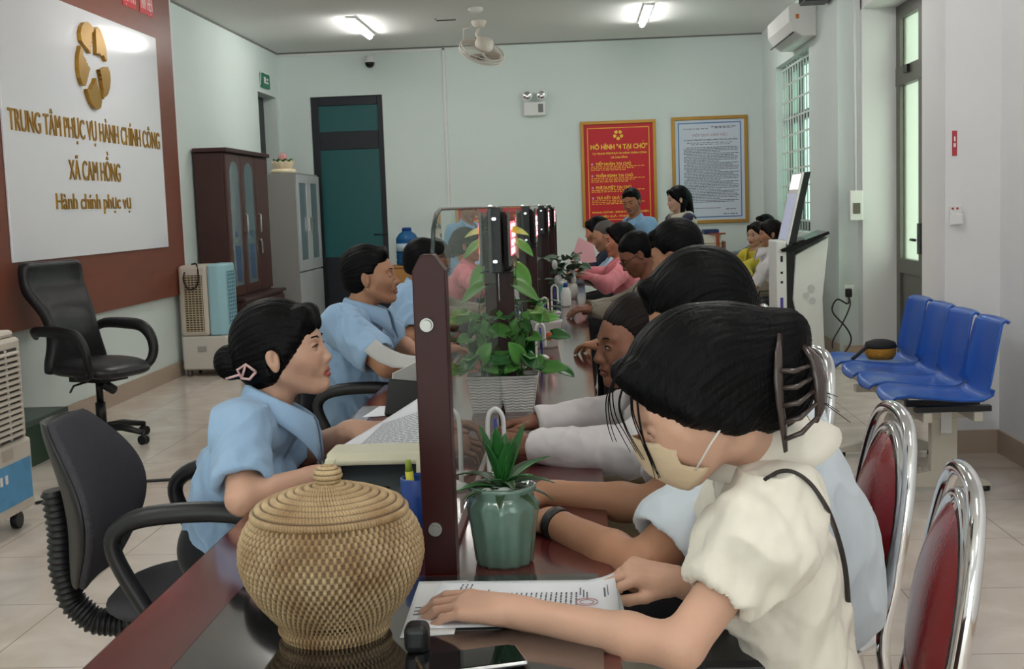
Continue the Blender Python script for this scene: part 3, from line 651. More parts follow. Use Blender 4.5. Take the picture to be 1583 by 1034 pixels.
for k in range(3):
    a = by0+k*dw+.008; b = a+dw-.016
    d = MB().box2((bx1, a, .65), (bx1+.022, b, 1.98)).build('door', BWD2, cbn, bevel=.004)
    if k < 2:
        c = (a+b)/2; w = .155; o = [(c-w, .74), (c+w, .74)]+[(c+w*math.cos(t_), 1.80+.12*math.sin(t_)) for t_ in [PI*j/10 for j in range(11)]]
        MB().prism(o, lambda u, v, q: (q, u, v), bx1+.0215, bx1+.026).build('arched_pane', CGL, d)
        MB().box2((bx1+.026, c-.09, .78), (bx1+.027, c+.1, 1.12)).box2((bx1+.026, c-.07, 1.2), (bx1+.027, c+.02, 1.26)).build('files_behind_glass', mat('file_blue', srgb(60, 84, 120), .4), d)
    yh = b-.05 if k == 0 else a+.04
    if k: MB().tube([(bx1+.022, yh, 1.42), (bx1+.05, yh, 1.41), (bx1+.05, yh, 1.24), (bx1+.022, yh, 1.23)], .009, 8).build('handle', STEEL, d)
    MB().box2((bx1+.12, a, .04), (bx1+.14, b, .57)).build('lower_door', BWD2, cbn, bevel=.006)
MB().cyl((bx1+.02, by0+2*dw+.08, 1.15), (bx1+.04, by0+2*dw+.08, 1.15), .015).box2((bx1+.04, by0+2*dw+.06, 1.02), (bx1+.046, by0+2*dw+.10, 1.14)).build('keys_in_lock', STEEL, cbn)
gcb = thing('grey_cabinet', 'grey steel filing cabinet with two narrow glass doors, in the back corner', 'cabinet', (0, 0, 0))
GCM = mat('grey_steel', srgb(142, 138, 136), .5); GCW = mat('pale_grey_steel', srgb(176, 178, 182), .45)
gx1 = -3.12
MB().box2((XL+.015, 13.6, 0), (gx1, 14.8, 1.86)).build('carcass', GCM, gcb, bevel=.006)
for k in range(2):
    a = 13.61+k*.595; d = MB(); y_a, y_b = a, a+.585
    for p, q in (((gx1, y_a, .76), (gx1+.02, y_a+.1, 1.84)), ((gx1, y_b-.1, .76), (gx1+.02, y_b, 1.84)), ((gx1, y_a, 1.75), (gx1+.0201, y_b, 1.84)), ((gx1, y_a, .76), (gx1+.0202, y_b, .88))): d.box2(p, q)
    d = d.build('glass_door', GCW, gcb, bevel=.003)
    MB().box2((gx1+.004, y_a+.1, .88), (gx1+.008, y_b-.1, 1.75)).build('pane', CGL, d)
    MB().box2((gx1, y_a, .03), (gx1+.02, y_b, .74)).build('lower_door', GCW, gcb, bevel=.003)
    MB().box2((gx1+.02, (y_b-.08) if k == 0 else (y_a+.03), 1.2), (gx1+.04, (y_b-.03) if k == 0 else (y_a+.08), 1.36)).build('handle', STEEL, d)
# lotus ornament
lo = thing('lotus_ornament', 'pink and white lotus ornament with green leaves on top of the grey cabinet', 'ornament', (-3.3, 13.85, 1.86), 0)
LW = mat('cream_petal', srgb(226, 208, 180), .7); LP = mat('pink_petal', srgb(222, 160, 160), .7); LG = mat('leaf_green', srgb(62, 104, 44), .6)
def petal(mb, c, a, tilt, L, W_, cur=.3):
    def f(u, v):
        w = W_*math.sin(PI*min(1, .04+v*.96))**.8*(u-.5)*2; r = L*v; p = V((r*math.cos(tilt+cur*v), w, r*math.sin(tilt+cur*v)+.6*w*w/W_))
        return V(c)+Matrix.Rotation(a, 3, 'Z') @ p
    mb.grid(f, 5, 7)
b_ = MB()
for k in range(12): petal(b_, (.05*math.cos(k*.523), .05*math.sin(k*.523), .02), k*.523, .5, .15, .05, .5)
b_.lathe([(.12, 0), (.15, .02), (.13, .05)], (0, 0, 0), 24).build('base_petals', LW, lo, solid=.004)
b_ = MB()
for k in range(9): petal(b_, (0, 0, .06), k*.7+.3, .35, .16, .05, .4)
b_.build('leaves', LG, lo, solid=.004)
b_ = MB()
for k in range(8): petal(b_, (0, 0, .08), k*.785, .9, .15, .045, .6)
for k in range(6): petal(b_, (0, 0, .09), k*1.05+.4, 1.15, .15, .04, .5)
b_.build('pink_petals', LP, lo, solid=.004)
# small wooden cabinet with the water bottle
wc = thing('wooden_cabinet', 'light brown wooden cabinet under the blue water bottle', 'cabinet', (0, 0, 0))
OAK = mat('oak_wood', srgb(176, 124, 66), .5, var=.15, vscale=6, stretch=(3, 3, .5))
MB().box2((-2.22, 14.35, 0), (-1.68, 14.85, .73)).box2((-2.24, 14.33, .73), (-1.66, 14.87, .752)).build('carcass', OAK, wc, bevel=.005)
for k in range(2): d = MB().box2((-2.21+k*.265, 14.335, .03), (-1.955+k*.265, 14.35, .715)).build('door', OAK, wc, bevel=.004); MB().cyl((-1.99+k*.07, 14.335, .42), (-1.99+k*.07, 14.31, .42), .015).cyl((-1.9+k*.07, 14.335, .3), (-1.9+k*.07, 14.315, .3), .012).build('knob', STEEL, d)
wbt = thing('water_bottle', 'large blue water bottle standing on the light wooden cabinet', 'bottle', (-2.03, 14.58, .752))
WBL = mat('blue_bottle', srgb(22, 104, 168), .12, trans=.35, ior=1.33, coat=.4)
MB().lathe([(.02, 0), (.12, .0), (.135, .02), (.135, .06), (.128, .07), (.135, .08), (.135, .13), (.128, .14), (.135, .15), (.135, .27), (.128, .28), (.135, .29), (.132, .32), (.10, .37), (.06, .395), (.05, .42)], (0, 0, 0), 32).build('body', WBL, wbt)
MB().lathe([(.055, .405), (.057, .43), (.05, .445), (.01, .447)], (0, 0, 0), 20).build('cap', mat('blue_cap', srgb(20, 60, 140), .4), wbt)
MB().lathe([(.1365, .17), (.1365, .26)], (0, 0, 0), 32).build('label', mat('bottle_label', srgb(190, 206, 220), .5, var=.3, vscale=14), wbt)
# stand with papers at the back wall
ps = thing('document_stand', 'wooden stand against the back wall holding papers', 'stand', (0, 0, 0))
xs0, xs1, ya = at(1080, 380, Y=14.2).x, at(1122, 380, Y=14.2).x, 14.2
MB().box2((xs0, ya, .0), (xs0+.03, ya+.4, .92)).box2((xs1-.03, ya, 0), (xs1, ya+.4, .92)).box2((xs0, ya, .78), (xs1, ya+.4, .80)).box2((xs0, ya, .45), (xs1, ya+.4, .47)).box2((xs0, ya+.36, 0), (xs1, ya+.4, .92)).build('rack', mat('stand_wood', srgb(132, 78, 48), .5), ps)
for k, (w, z, h) in enumerate(((.0, .80, .1), (.0, .905, .1), (.03, 1.01, .05))):
    tag(MB().box2((xs0+.04+w, ya+.03, z+.001), (xs1-.04-w, ya+.33, z+h)).build('paper_pile', [mat('cream_paper', srgb(206, 196, 176), .8), mat('cream_paper2', srgb(212, 206, 192), .8), mat('navy_cover', srgb(34, 46, 88), .6)][k], bevel=.003), ['lower pile of cream papers on the wooden stand at the back', 'upper pile of cream papers on the wooden stand at the back', 'dark blue folder on top of the papers on the stand at the back'][k], 'papers')
tag(MB().box2((xs0+.2, ya+.01, .79), (xs0+.24, ya+.03, 1.0)).box2((xs0+.13, ya+.01, 1.0), (xs0+.31, ya+.03, 1.02)).build('paper_holder', mat('stand_wood2', srgb(150, 74, 40), .5)), 'small reddish wooden T-shaped holder in front of the papers on the stand', 'holder')
# kiosk
kk = thing('touch_kiosk', 'white self-service touch kiosk with a slanted screen by the right wall', 'kiosk', (0, 0, 0))
KY = 10.45
def kp(px, py, Y=KY): p = at(px, py, Y=Y); return (p.x, p.z)
o = [kp(1230, 394), kp(1281, 366), kp(1272, 461), kp(1276, 549), kp(1248, 549), kp(1226, 463)]
o[3] = (o[3][0], 0); o[4] = (o[4][0], 0)
MB().prism(o, lambda u, v, w: (u, w, v), KY, KY+.36).build('pedestal', WHITEP, kk, bevel=.01)
a_, b_ = kp(1199, 376), kp(1217, 545)
MB().box2((a_[0], KY-.02, .02), (b_[0], KY+.4, a_[1]+.02)).build('front_column', WHITEP, kk, bevel=.01)
MB().box2((b_[0], KY+.02, .02), (o[5][0]+.02, KY+.34, 1.0)).build('inner_panel', BLACKP, kk)
MB().box2((a_[0]-.03, KY-.03, 0), (o[3][0], KY+.4, .02)).build('base_plate', WHITEP, kk, bevel=.005)
o = [kp(1216, 374), kp(1240, 267), kp(1252, 266), kp(1229, 378)]
so = MB().prism([kp(1218, 376), kp(1242, 266), kp(1253, 265), kp(1230, 376)], lambda u, v, w: (u, w, v), KY-.02, KY+.46).build('screen_body', BLACKP, kk, bevel=.004)
A, B = V((kp(1218, 376)[0], 0, kp(1218, 376)[1])), V((kp(1242, 266)[0], 0, kp(1242, 266)[1]))
dn = (B-A).normalized(); nn = V((-dn.z, 0, dn.x))
def sc(t0, t1, y0, y1, off): return [A+dn*(t*(B-A).length)+nn*off+V((0, y, 0)) for t, y in ((t0, y0), (t0, y1), (t1, y1), (t1, y0))]
def slab(t0, t1, y0, y1, o0, o1, nm, m, par):
    lo_ = sc(t0, t1, y0, y1, o0); hi = sc(t0, t1, y0, y1, o1)
    return MB().add(lo_+hi, [(0, 1, 2, 3), (4, 5, 6, 7), (0, 1, 5, 4), (1, 2, 6, 5), (2, 3, 7, 6), (3, 0, 4, 7)]).build(nm, m, par)
slab(-.02, 1.0, KY-.02, KY+.46, -.004, .012, 'screen_bezel', WHITEP, kk)
scn = slab(.04, .70, KY+.02, KY+.42, .012, .014, 'lit_page', mat('screen_page', srgb(150, 156, 176), .4, emis=srgb(150, 156, 176), es=.22, var=.25, vscale=30), kk)
slab(.76, .97, KY+.02, KY+.42, .012, .014, 'lit_header', mat('screen_white', (1, 1, 1), .4, emis=(1, 1, 1), es=.6), kk)
o = [kp(1205, 385), kp(1279, 357), kp(1281, 361), kp(1222, 389), kp(1207, 389)]
MB().prism(o, lambda u, v, w: (u, w, v), KY-.06, KY+.42).build('desk_panel', BLACKG, kk, bevel=.004)
o = [kp(1215, 381), kp(1245, 369), kp(1245, 367.6), kp(1215, 379.6)]
MB().prism(o, lambda u, v, w: (u, w, v), KY-.0, KY+.30).build('keypad', mat('keypad_grey', srgb(96, 98, 102), .3), kk)
lg = [kp(1254, 446), kp(1246, 457), kp(1256, 465)]
MB().cyl((lg[0][0], KY-.001, lg[0][1]), (lg[0][0], KY-.004, lg[0][1]), .032).cyl((lg[1][0], KY-.001, lg[1][1]), (lg[1][0], KY-.004, lg[1][1]), .026).cyl((lg[2][0], KY-.001, lg[2][1]), (lg[2][0], KY-.004, lg[2][1]), .028).build('logo_mark', mat('pale_grey', srgb(196, 196, 196), .5), kk)
MB().box2((a_[0]+.03, KY-.022, .36), (a_[0]+.055, KY-.02, .56)).build('blue_strip', mat('violet_print', srgb(72, 62, 150), .5), kk)
for z, h in ((.86, .05), (.76, .02), (.68, .02), (.3, .02)): MB().box2((a_[0]+.035, KY-.022, z), (a_[0]+.055, KY-.02, z+h)).build('slot', BLACKP, kk)
# ------------------------------------------------------------------ smooth solids (distance fields turned into meshes)
F4 = np.float32
class Sdf:
    def __init__(s): s.p = []
    def _b(s, c, r): return (np.array(c, F4), float(r))
    def cone(s, a, b, ra, rb, k=.01, op=1, flat=None, fl=1.):
        """tapered limb; flat = direction squeezed by the factor fl"""
        a = np.array(a, F4); b = np.array(b, F4); n = None
        if flat is not None: n = np.array(flat, F4); n = n/np.linalg.norm(n)
        c = (a+b)/2; R = np.linalg.norm(b-a)/2+max(ra, rb)
        s.p.append(('c', c, R, a, b, float(ra), float(rb), n, fl, k, op)); return s
    def ell(s, c, r, Rm=None, k=.01, op=1):
        c = np.array(c, F4); r = np.array(r if hasattr(r, '__len__') else (r, r, r), F4)
        M_ = np.array(Rm, F4) if Rm is not None else np.eye(3, dtype=F4)
        s.p.append(('e', c, float(r.max()), M_, r, None, None, None, None, k, op)); return s
    def grp(s, sub, k=.02):
        c = np.mean([q[1] for q in sub.p if q[0] != 'h'], 0).astype(F4); s.p.append(('g', c, .75, sub, None, None, None, None, None, k, 1)); return s
    def cut(s, c, n, k=.004):
        """keep only the side of the plane the normal points away from"""
        n = np.array(n, F4); s.p.append(('h', np.array(c, F4), 99., n/np.linalg.norm(n), None, None, None, None, None, k, -1)); return s
    def ev(s, P, near=None, rad=0.):
        d = np.full(len(P), 9., F4)
        for q in s.p:
            t, c, R = q[0], q[1], q[2]; k, op = q[9], q[10]
            if near is not None and t != 'h' and np.linalg.norm(near-c)-R*1.15-rad > .05+k*2: continue
            if t == 'c':
                a, b, ra, rb, n, fl = q[3], q[4], q[5], q[6], q[7], q[8]
                p = P-a; ba = b-a; L2 = max(float(ba@ba), 1e-9)
                h = np.clip((p@ba)/L2, 0, 1)
                v = p-h[:, None]*ba
                if n is not None:
                    m = v@n; v = v+np.outer(m*(1/fl-1), n)
                di = np.sqrt((v*v).sum(1))-(ra+(rb-ra)*h)
                if n is not None: di = di*(.35+.65*fl)
            elif t == 'e':
                v = (P-c)@q[3]; r = q[4]; e = v/r; k0 = np.sqrt((e*e).sum(1)); e2 = v/(r*r); k1 = np.sqrt((e2*e2).sum(1))+1e-6
                di = k0*(k0-1)/k1
            elif t == 'g': di = q[3].ev(P, near, rad)
            else:
                di = -((P-c)@q[3])
            if op > 0:
                h = np.clip(.5+.5*(d-di)/k, 0, 1); d = d+(di-d)*h-k*h*(1-h)
            else:
                di = -di if t != 'h' else -di
                h = np.clip(.5-.5*(d-di)/k, 0, 1); d = d+(di-d)*h+k*h*(1-h)
        return d
def netmesh(sdf, lo, hi, vx, skip=()):
    """surface nets over a box; cells inside the boxes of skip are left out"""
    lo = np.array(lo, F4); hi = np.array(hi, F4); B = 8
    n = np.maximum(1, np.ceil((hi-lo)/vx/B).astype(int)); N = n*B
    V_ = np.full(N+0, 1., F4)
    bs = B*vx; br = bs*.87
    for i in range(n[0]):
        for j in range(n[1]):
            cs = np.stack([np.full(n[2], lo[0]+(i+.5)*bs), np.full(n[2], lo[1]+(j+.5)*bs), lo[2]+(np.arange(n[2])+.5)*bs], 1).astype(F4)
            dc = sdf.ev(cs)
            for k in range(n[2]):
                sl = (slice(i*B, i*B+B), slice(j*B, j*B+B), slice(k*B, k*B+B))
                if abs(dc[k]) > br*1.5+.02: V_[sl] = dc[k]; continue
                g = np.meshgrid(*[lo[a]+(np.arange(B)+(i, j, k)[a]*B)*vx for a in range(3)], indexing='ij')
                P = np.stack([x.ravel() for x in g], 1).astype(F4)
                V_[sl] = sdf.ev(P, cs[k], br).reshape(B, B, B)
    S_ = V_ < 0
    c8 = [S_[a:N[0]-1+a, b:N[1]-1+b, c:N[2]-1+c] for a in (0, 1) for b in (0, 1) for c in (0, 1)]
    sm_ = sum(x.astype(np.int8) for x in c8); act = (sm_ > 0) & (sm_ < 8)
    for (sa, sb) in skip:
        i0 = np.clip(np.ceil((np.array(sa)-lo)/vx).astype(int), 0, None); i1 = np.floor((np.array(sb)-lo)/vx).astype(int)
        if (i1 > i0).all() and (i1 > 0).all(): act[i0[0]:i1[0], i0[1]:i1[1], i0[2]:i1[2]] = False
    idx = np.argwhere(act)
    if len(idx) == 0: return np.zeros((0, 3)), np.zeros((0, 4), int)
    idm = np.full(act.shape, -1, np.int32); idm[act] = np.arange(len(idx))
    acc = np.zeros((len(idx), 3), F4); cnt = np.zeros(len(idx), F4)
    ii, jj, kk_ = idx.T
    for ax in range(3):
        o1, o2 = [a for a in range(3) if a != ax]
        for u in (0, 1):
            for v in (0, 1):
                o = [0, 0, 0]; o[o1] = u; o[o2] = v; e = list(o); e[ax] = 1
                a = V_[ii+o[0], jj+o[1], kk_+o[2]]; b = V_[ii+e[0], jj+e[1], kk_+e[2]]
                m = (a < 0) != (b < 0); t = np.where(m, a/np.where(m, a-b, 1), 0)
                p = np.zeros((len(idx), 3), F4); p[:, o1] = u; p[:, o2] = v; p[:, ax] = t
                acc[m] += p[m]; cnt[m] += 1
    vs = lo+(idx+acc/cnt[:, None])*vx
    fs = []
    for ax in range(3):
        o1, o2 = [(1, 2), (2, 0), (0, 1)][ax]
        sh = [slice(None)]*3; sh[ax] = slice(0, -1); sh2 = [slice(None)]*3; sh2[ax] = slice(1, None)
        m = S_[tuple(sh)] != S_[tuple(sh2)]
        E_ = np.argwhere(m); E_ = E_[(E_[:, o1] > 0) & (E_[:, o2] > 0) & (E_[:, o1] < N[o1]-1) & (E_[:, o2] < N[o2]-1)]
        if len(E_) == 0: continue
        def gid(d1, d2):
            q = E_.copy(); q[:, o1] -= d1; q[:, o2] -= d2
            return idm[q[:, 0], q[:, 1], q[:, 2]]
        a, b, c, d = gid(1, 1), gid(0, 1), gid(0, 0), gid(1, 0)
        flip = S_[E_[:, 0], E_[:, 1], E_[:, 2]]
        Q = np.stack([a, b, c, d], 1); Q[~flip] = Q[~flip][:, ::-1]
        fs.append(Q[(Q >= 0).all(1)])
    return vs, np.concatenate(fs) if fs else np.zeros((0, 4), int)
def smoothv(v, f, it=2, lam=.5):
    e = np.concatenate([f[:, [0, 1]], f[:, [1, 2]], f[:, [2, 3]], f[:, [3, 0]]])
    for _ in range(it):
        s = np.zeros_like(v); c = np.zeros(len(v))
        for k in range(3):
            s[:, k] = np.bincount(e[:, 0], v[e[:, 1], k], len(v))+np.bincount(e[:, 1], v[e[:, 0], k], len(v))
        c = np.bincount(e[:, 0], minlength=len(v))+np.bincount(e[:, 1], minlength=len(v))
        v = v+(s/np.maximum(c, 1)[:, None]-v)*lam
    return v
def vnormals(v, f):
    n = np.cross(v[f[:, 2]]-v[f[:, 0]], v[f[:, 3]]-v[f[:, 1]]); o = np.zeros_like(v)
    for k in range(4):
        for a in range(3): o[:, a] += np.bincount(f[:, k], n[:, a], len(v))
    return o/np.maximum(np.linalg.norm(o, axis=1), 1e-9)[:, None]
def folds(v, seed, sc_, stretch=(1, 1, 1)):
    """smooth pseudo-noise made of warped sines, -1..1"""
    r = np.random.RandomState(seed); o = np.zeros(len(v)); w = v*np.array(stretch)*sc_
    w = w+.6*np.sin(w[:, [1, 2, 0]]*.7+r.rand(3)*6)
    for i in range(7):
        d = r.randn(3); d /= np.linalg.norm(d); f = 1+i*.45
        o += np.sin((w@d)*f+r.rand()*6.28+1.3*np.sin(w[:, i % 3]*.9+r.rand()*6))/(1+.35*i)
    return o/3.
def mesh_from(name, vf, m, parent, origin, sm_it=1, disp=None, attr=None):
    vs, fs, o = [], [], 0
    for v, f in vf:
        if len(v) == 0: continue
        v = smoothv(v.astype(float), f, sm_it); vs.append(v); fs.append(f+o); o += len(v)
    v = np.concatenate(vs); f = np.concatenate(fs)
    if disp is not None: v = v+vnormals(v, f)*disp(v)[:, None]
    if attr is not None: av = attr(v)
    v = v-np.array(origin)
    me = bpy.data.meshes.new(name); me.vertices.add(len(v)); me.vertices.foreach_set('co', v.astype(F4).ravel())
    me.loops.add(len(f)*4); me.loops.foreach_set('vertex_index', f.astype(np.int32).ravel())
    me.polygons.add(len(f)); me.polygons.foreach_set('loop_start', np.arange(0, len(f)*4, 4, dtype=np.int32))
    me.polygons.foreach_set('use_smooth', np.ones(len(f), bool)); me.update(); me.validate()
    if attr is not None:
        A = me.attributes.new('tone', 'FLOAT', 'POINT'); A.data.foreach_set('value', av.astype(F4))
    ob = bpy.data.objects.new(name, me); COL.objects.link(ob); me.materials.append(m); ob.parent = parent
    return ob
# ------------------------------------------------------------------ skin, hair, cloth
def skin_mat(nm, c, lip, rough=.5):
    if nm in MATS: return MATS[nm]
    m = mat(nm, c, rough, sss=.12, bump=.06, bscale=220); nt = m.node_tree; b = nt.nodes['Principled BSDF']
    at_ = nt.nodes.new('ShaderNodeAttribute'); at_.attribute_name = 'tone'
    mx = nt.nodes.new('ShaderNodeMix'); mx.data_type = 'RGBA'; mx.inputs['A'].default_value = tuple(c)+(1,); mx.inputs['B'].default_value = tuple(lip)+(1,)
    nt.links.new(at_.outputs['Fac'], mx.inputs['Factor']); nt.links.new(mx.outputs['Result'], b.inputs['Base Color'])
    return m
SK = {'fair': skin_mat('skin_fair', srgb(200, 158, 136), srgb(170, 88, 82)), 'mid': skin_mat('skin_mid', srgb(176, 128, 100), srgb(140, 78, 66)),
      'tan': skin_mat('skin_tan', srgb(150, 102, 76), srgb(122, 68, 56)), 'dark': skin_mat('skin_dark', srgb(126, 82, 62), srgb(104, 58, 50))}
HAIRM = mat('black_hair', srgb(8, 8, 10), .48, bump=.25, bscale=130, stretch=(1, 1, .15), spec=.12)
HAIRB = mat('dark_brown_hair', srgb(22, 16, 15), .48, bump=.25, bscale=130, stretch=(1, 1, .15), spec=.14)
HAIRG = mat('greying_hair', srgb(72, 66, 64), .6, bump=.8, bscale=80)
def cloth(nm, rgb, rough=.85, **k): return mat(nm, srgb(*rgb), rough, bump=k.pop('bump', .25)*.35, bscale=k.pop('bscale', 420), sheen=.15, **k)
EYEW = mat('eye_white', srgb(206, 200, 194), .3); EYEB = mat('eye_dark', srgb(30, 20, 16), .2)
class Head:
    def __init__(s, c, yaw, pitch=0., roll=0., k=1.):
        s.c = np.array(c, float); s.k = k
        f = np.array([math.cos(pitch)*math.cos(yaw), math.cos(pitch)*math.sin(yaw), math.sin(pitch)])
        up = np.array([0, 0, 1.]); r = np.cross(f, up); r /= np.linalg.norm(r); u = np.cross(r, f)
        cr, sr = math.cos(roll), math.sin(roll); r2 = r*cr+u*sr; u2 = -r*sr+u*cr
        s.R = np.stack([r2, f, u2], 1)          # local x right, y face, z up
    def w(s, x, y, z): return s.c+s.R@np.array([x, y, z])*s.k
    def l(s, P): return (P-s.c)@s.R/s.k
def head_sdf(S_, H, fem=False, noear=False):
    k = H.k; R = H.R
    def E(c, r, kk=.012, op=1): S_.ell(H.w(*c), [x*k for x in r], R, kk, op)
    def C(a, b, ra, rb, kk=.012, op=1): S_.cone(H.w(*a), H.w(*b), ra*k, rb*k, kk, op)
    jw = .88 if fem else 1.
    E((0, -.018, .032), (.074, .092, .084), .01)
    E((0, .03, .012), (.064, .06, .062), .03)
    E((0, .028, -.035), (.056*jw, .056, .072), .03)
    for s in (-1, 1):
        C((s*.052*jw, -.0, -.052), (s*.012, .062, -.094), .018, .0155, .03)
        C((s*.050, .045, -.020), (s*.036, .068, -.034), .017, .015, .03 if not fem else .045)
        C((s*.012, .081, .02), (s*.045, .068, .022), .0095 if not fem else .0075, .008, .012)
        E((s*.031, .0905, .0005), (.018, .0125, .0105), .012, -1)
        E((s*.031, .0755, .0), (.0165, .0125, .0125), .004)
        if not noear:
            E((s*.079, -.008, -.012), (.0085, .0145, .029), .006); E((s*.084, -.014, -.004), (.0045, .012, .024), .004)
            E((s*.090, -.003, -.006), (.0075, .0075, .016), .004, -1)
        E((s*.0105, .094, -.036), (.0085, .010, .0075), .006)
    ny = .1005 if fem else .1045
    C((0, .085, .008), (0, ny, -.031), .006, .0082 if fem else .0095, .012)
    E((0, ny-.001, -.033), (.0085, .0085, .0078), .006)
    E((0, .083, -.058), (.028, .013, .02), .014)
    E((0, .0955-.002, -.0605), (.0205, .0065, .0052), .003); E((0, .0930, -.0715), (.0175, .0072, .0065), .003)
    E((0, .099, -.066), (.024, .004, .0013), .003, -1)
    E((0, .079, -.093), (.017, .014, .0155), .014)
def tone_fn(H):
    def f(P):
        q = H.l(P); a = ((q[:, 0]/.024)**2+((q[:, 2]+.066)/.0125)**2); lip = np.clip((1.25-a)*2, 0, 1)*(q[:, 1] > .086)
        ck = np.exp(-(((np.abs(q[:, 0])-.045)/.02)**2+((q[:, 2]+.03)/.02)**2))*(q[:, 1] > .03)*.12
        return np.clip(lip+ck, 0, 1)
    return f
def frame_from(d, n):
    d = np.array(d, float); d /= np.linalg.norm(d); n = np.array(n, float); n -= d*(n@d); n /= np.linalg.norm(n)
    return d, n, np.cross(d, n)
def hand_sdf(S_, w, d, n, side=1, curl=(.35, .35, .3), tcurl=.3, k=1., fc=None, spread=.06, tspread=.75):
    """w wrist, d towards the fingers, n back of the hand, side: +1 puts the thumb at d x n"""
    d, n, s = frame_from(d, n); s = s*side; w = np.array(w, float)
    S_.cone(w-d*.02*k, w+d*.03*k, .024*k, .026*k, .02, 1, n, .72)
    for i in range(4):
        u = (1.5-i)*.0185*k
        kn = w+d*(.088-.004*abs(i-1)-.005*(i == 3))*k+s*u
        S_.cone(w+d*.02*k+s*u*.6, kn, .0135*k, .0105*k, .012)
    S_.cone(w+d*.03*k-n*.006*k, w+d*.07*k-n*.005*k, .025*k, .03*k, .012, 1, n, .42)
    S_.cone(w+d*.02*k+s*.018*k-n*.006*k, w+d*.055*k+s*.028*k-n*.008*k, .017*k, .013*k, .012)
    Ls = [(.043, .026, .021), (.048, .030, .022), (.045, .028, .022), (.035, .021, .019)]
    for i in range(4):
        u = (1.5-i)*.0195*k; c = curl if fc is None else fc[i]
        p = w+d*(.088-.004*abs(i-1)-.005*(i == 3))*k+s*u
        dd = d+s*(1.5-i)*spread; dd /= np.linalg.norm(dd); nn = n-dd*(n@dd); nn /= np.linalg.norm(nn); a = 0
        r = .0092*k*(1, 1.02, .98, .86)[i]
        for j in range(3):
            a += c[j]; v = dd*math.cos(a)-nn*math.sin(a); q = p+v*Ls[i][j]*k
            S_.cone(p, q, r, r*(.93, .9, .82)[j], .0025); p = q; r *= (.93, .9, .82)[j]
    # thumb
    p = w+d*.028*k+s*.028*k-n*.008*k
    v = d*.75+s*tspread-n*.25; v /= np.linalg.norm(v); r = .0125*k
    for j, L in enumerate((.036, .031, .024)):
        q = p+v*L*k; S_.cone(p, q, r, r*.88, .005); p = q; r *= .88
        v = v-s*tcurl*(.5+.5*j)+d*tcurl*.4-n*.1*tcurl; v /= np.linalg.norm(v)
    return S_
HANDPTS = []
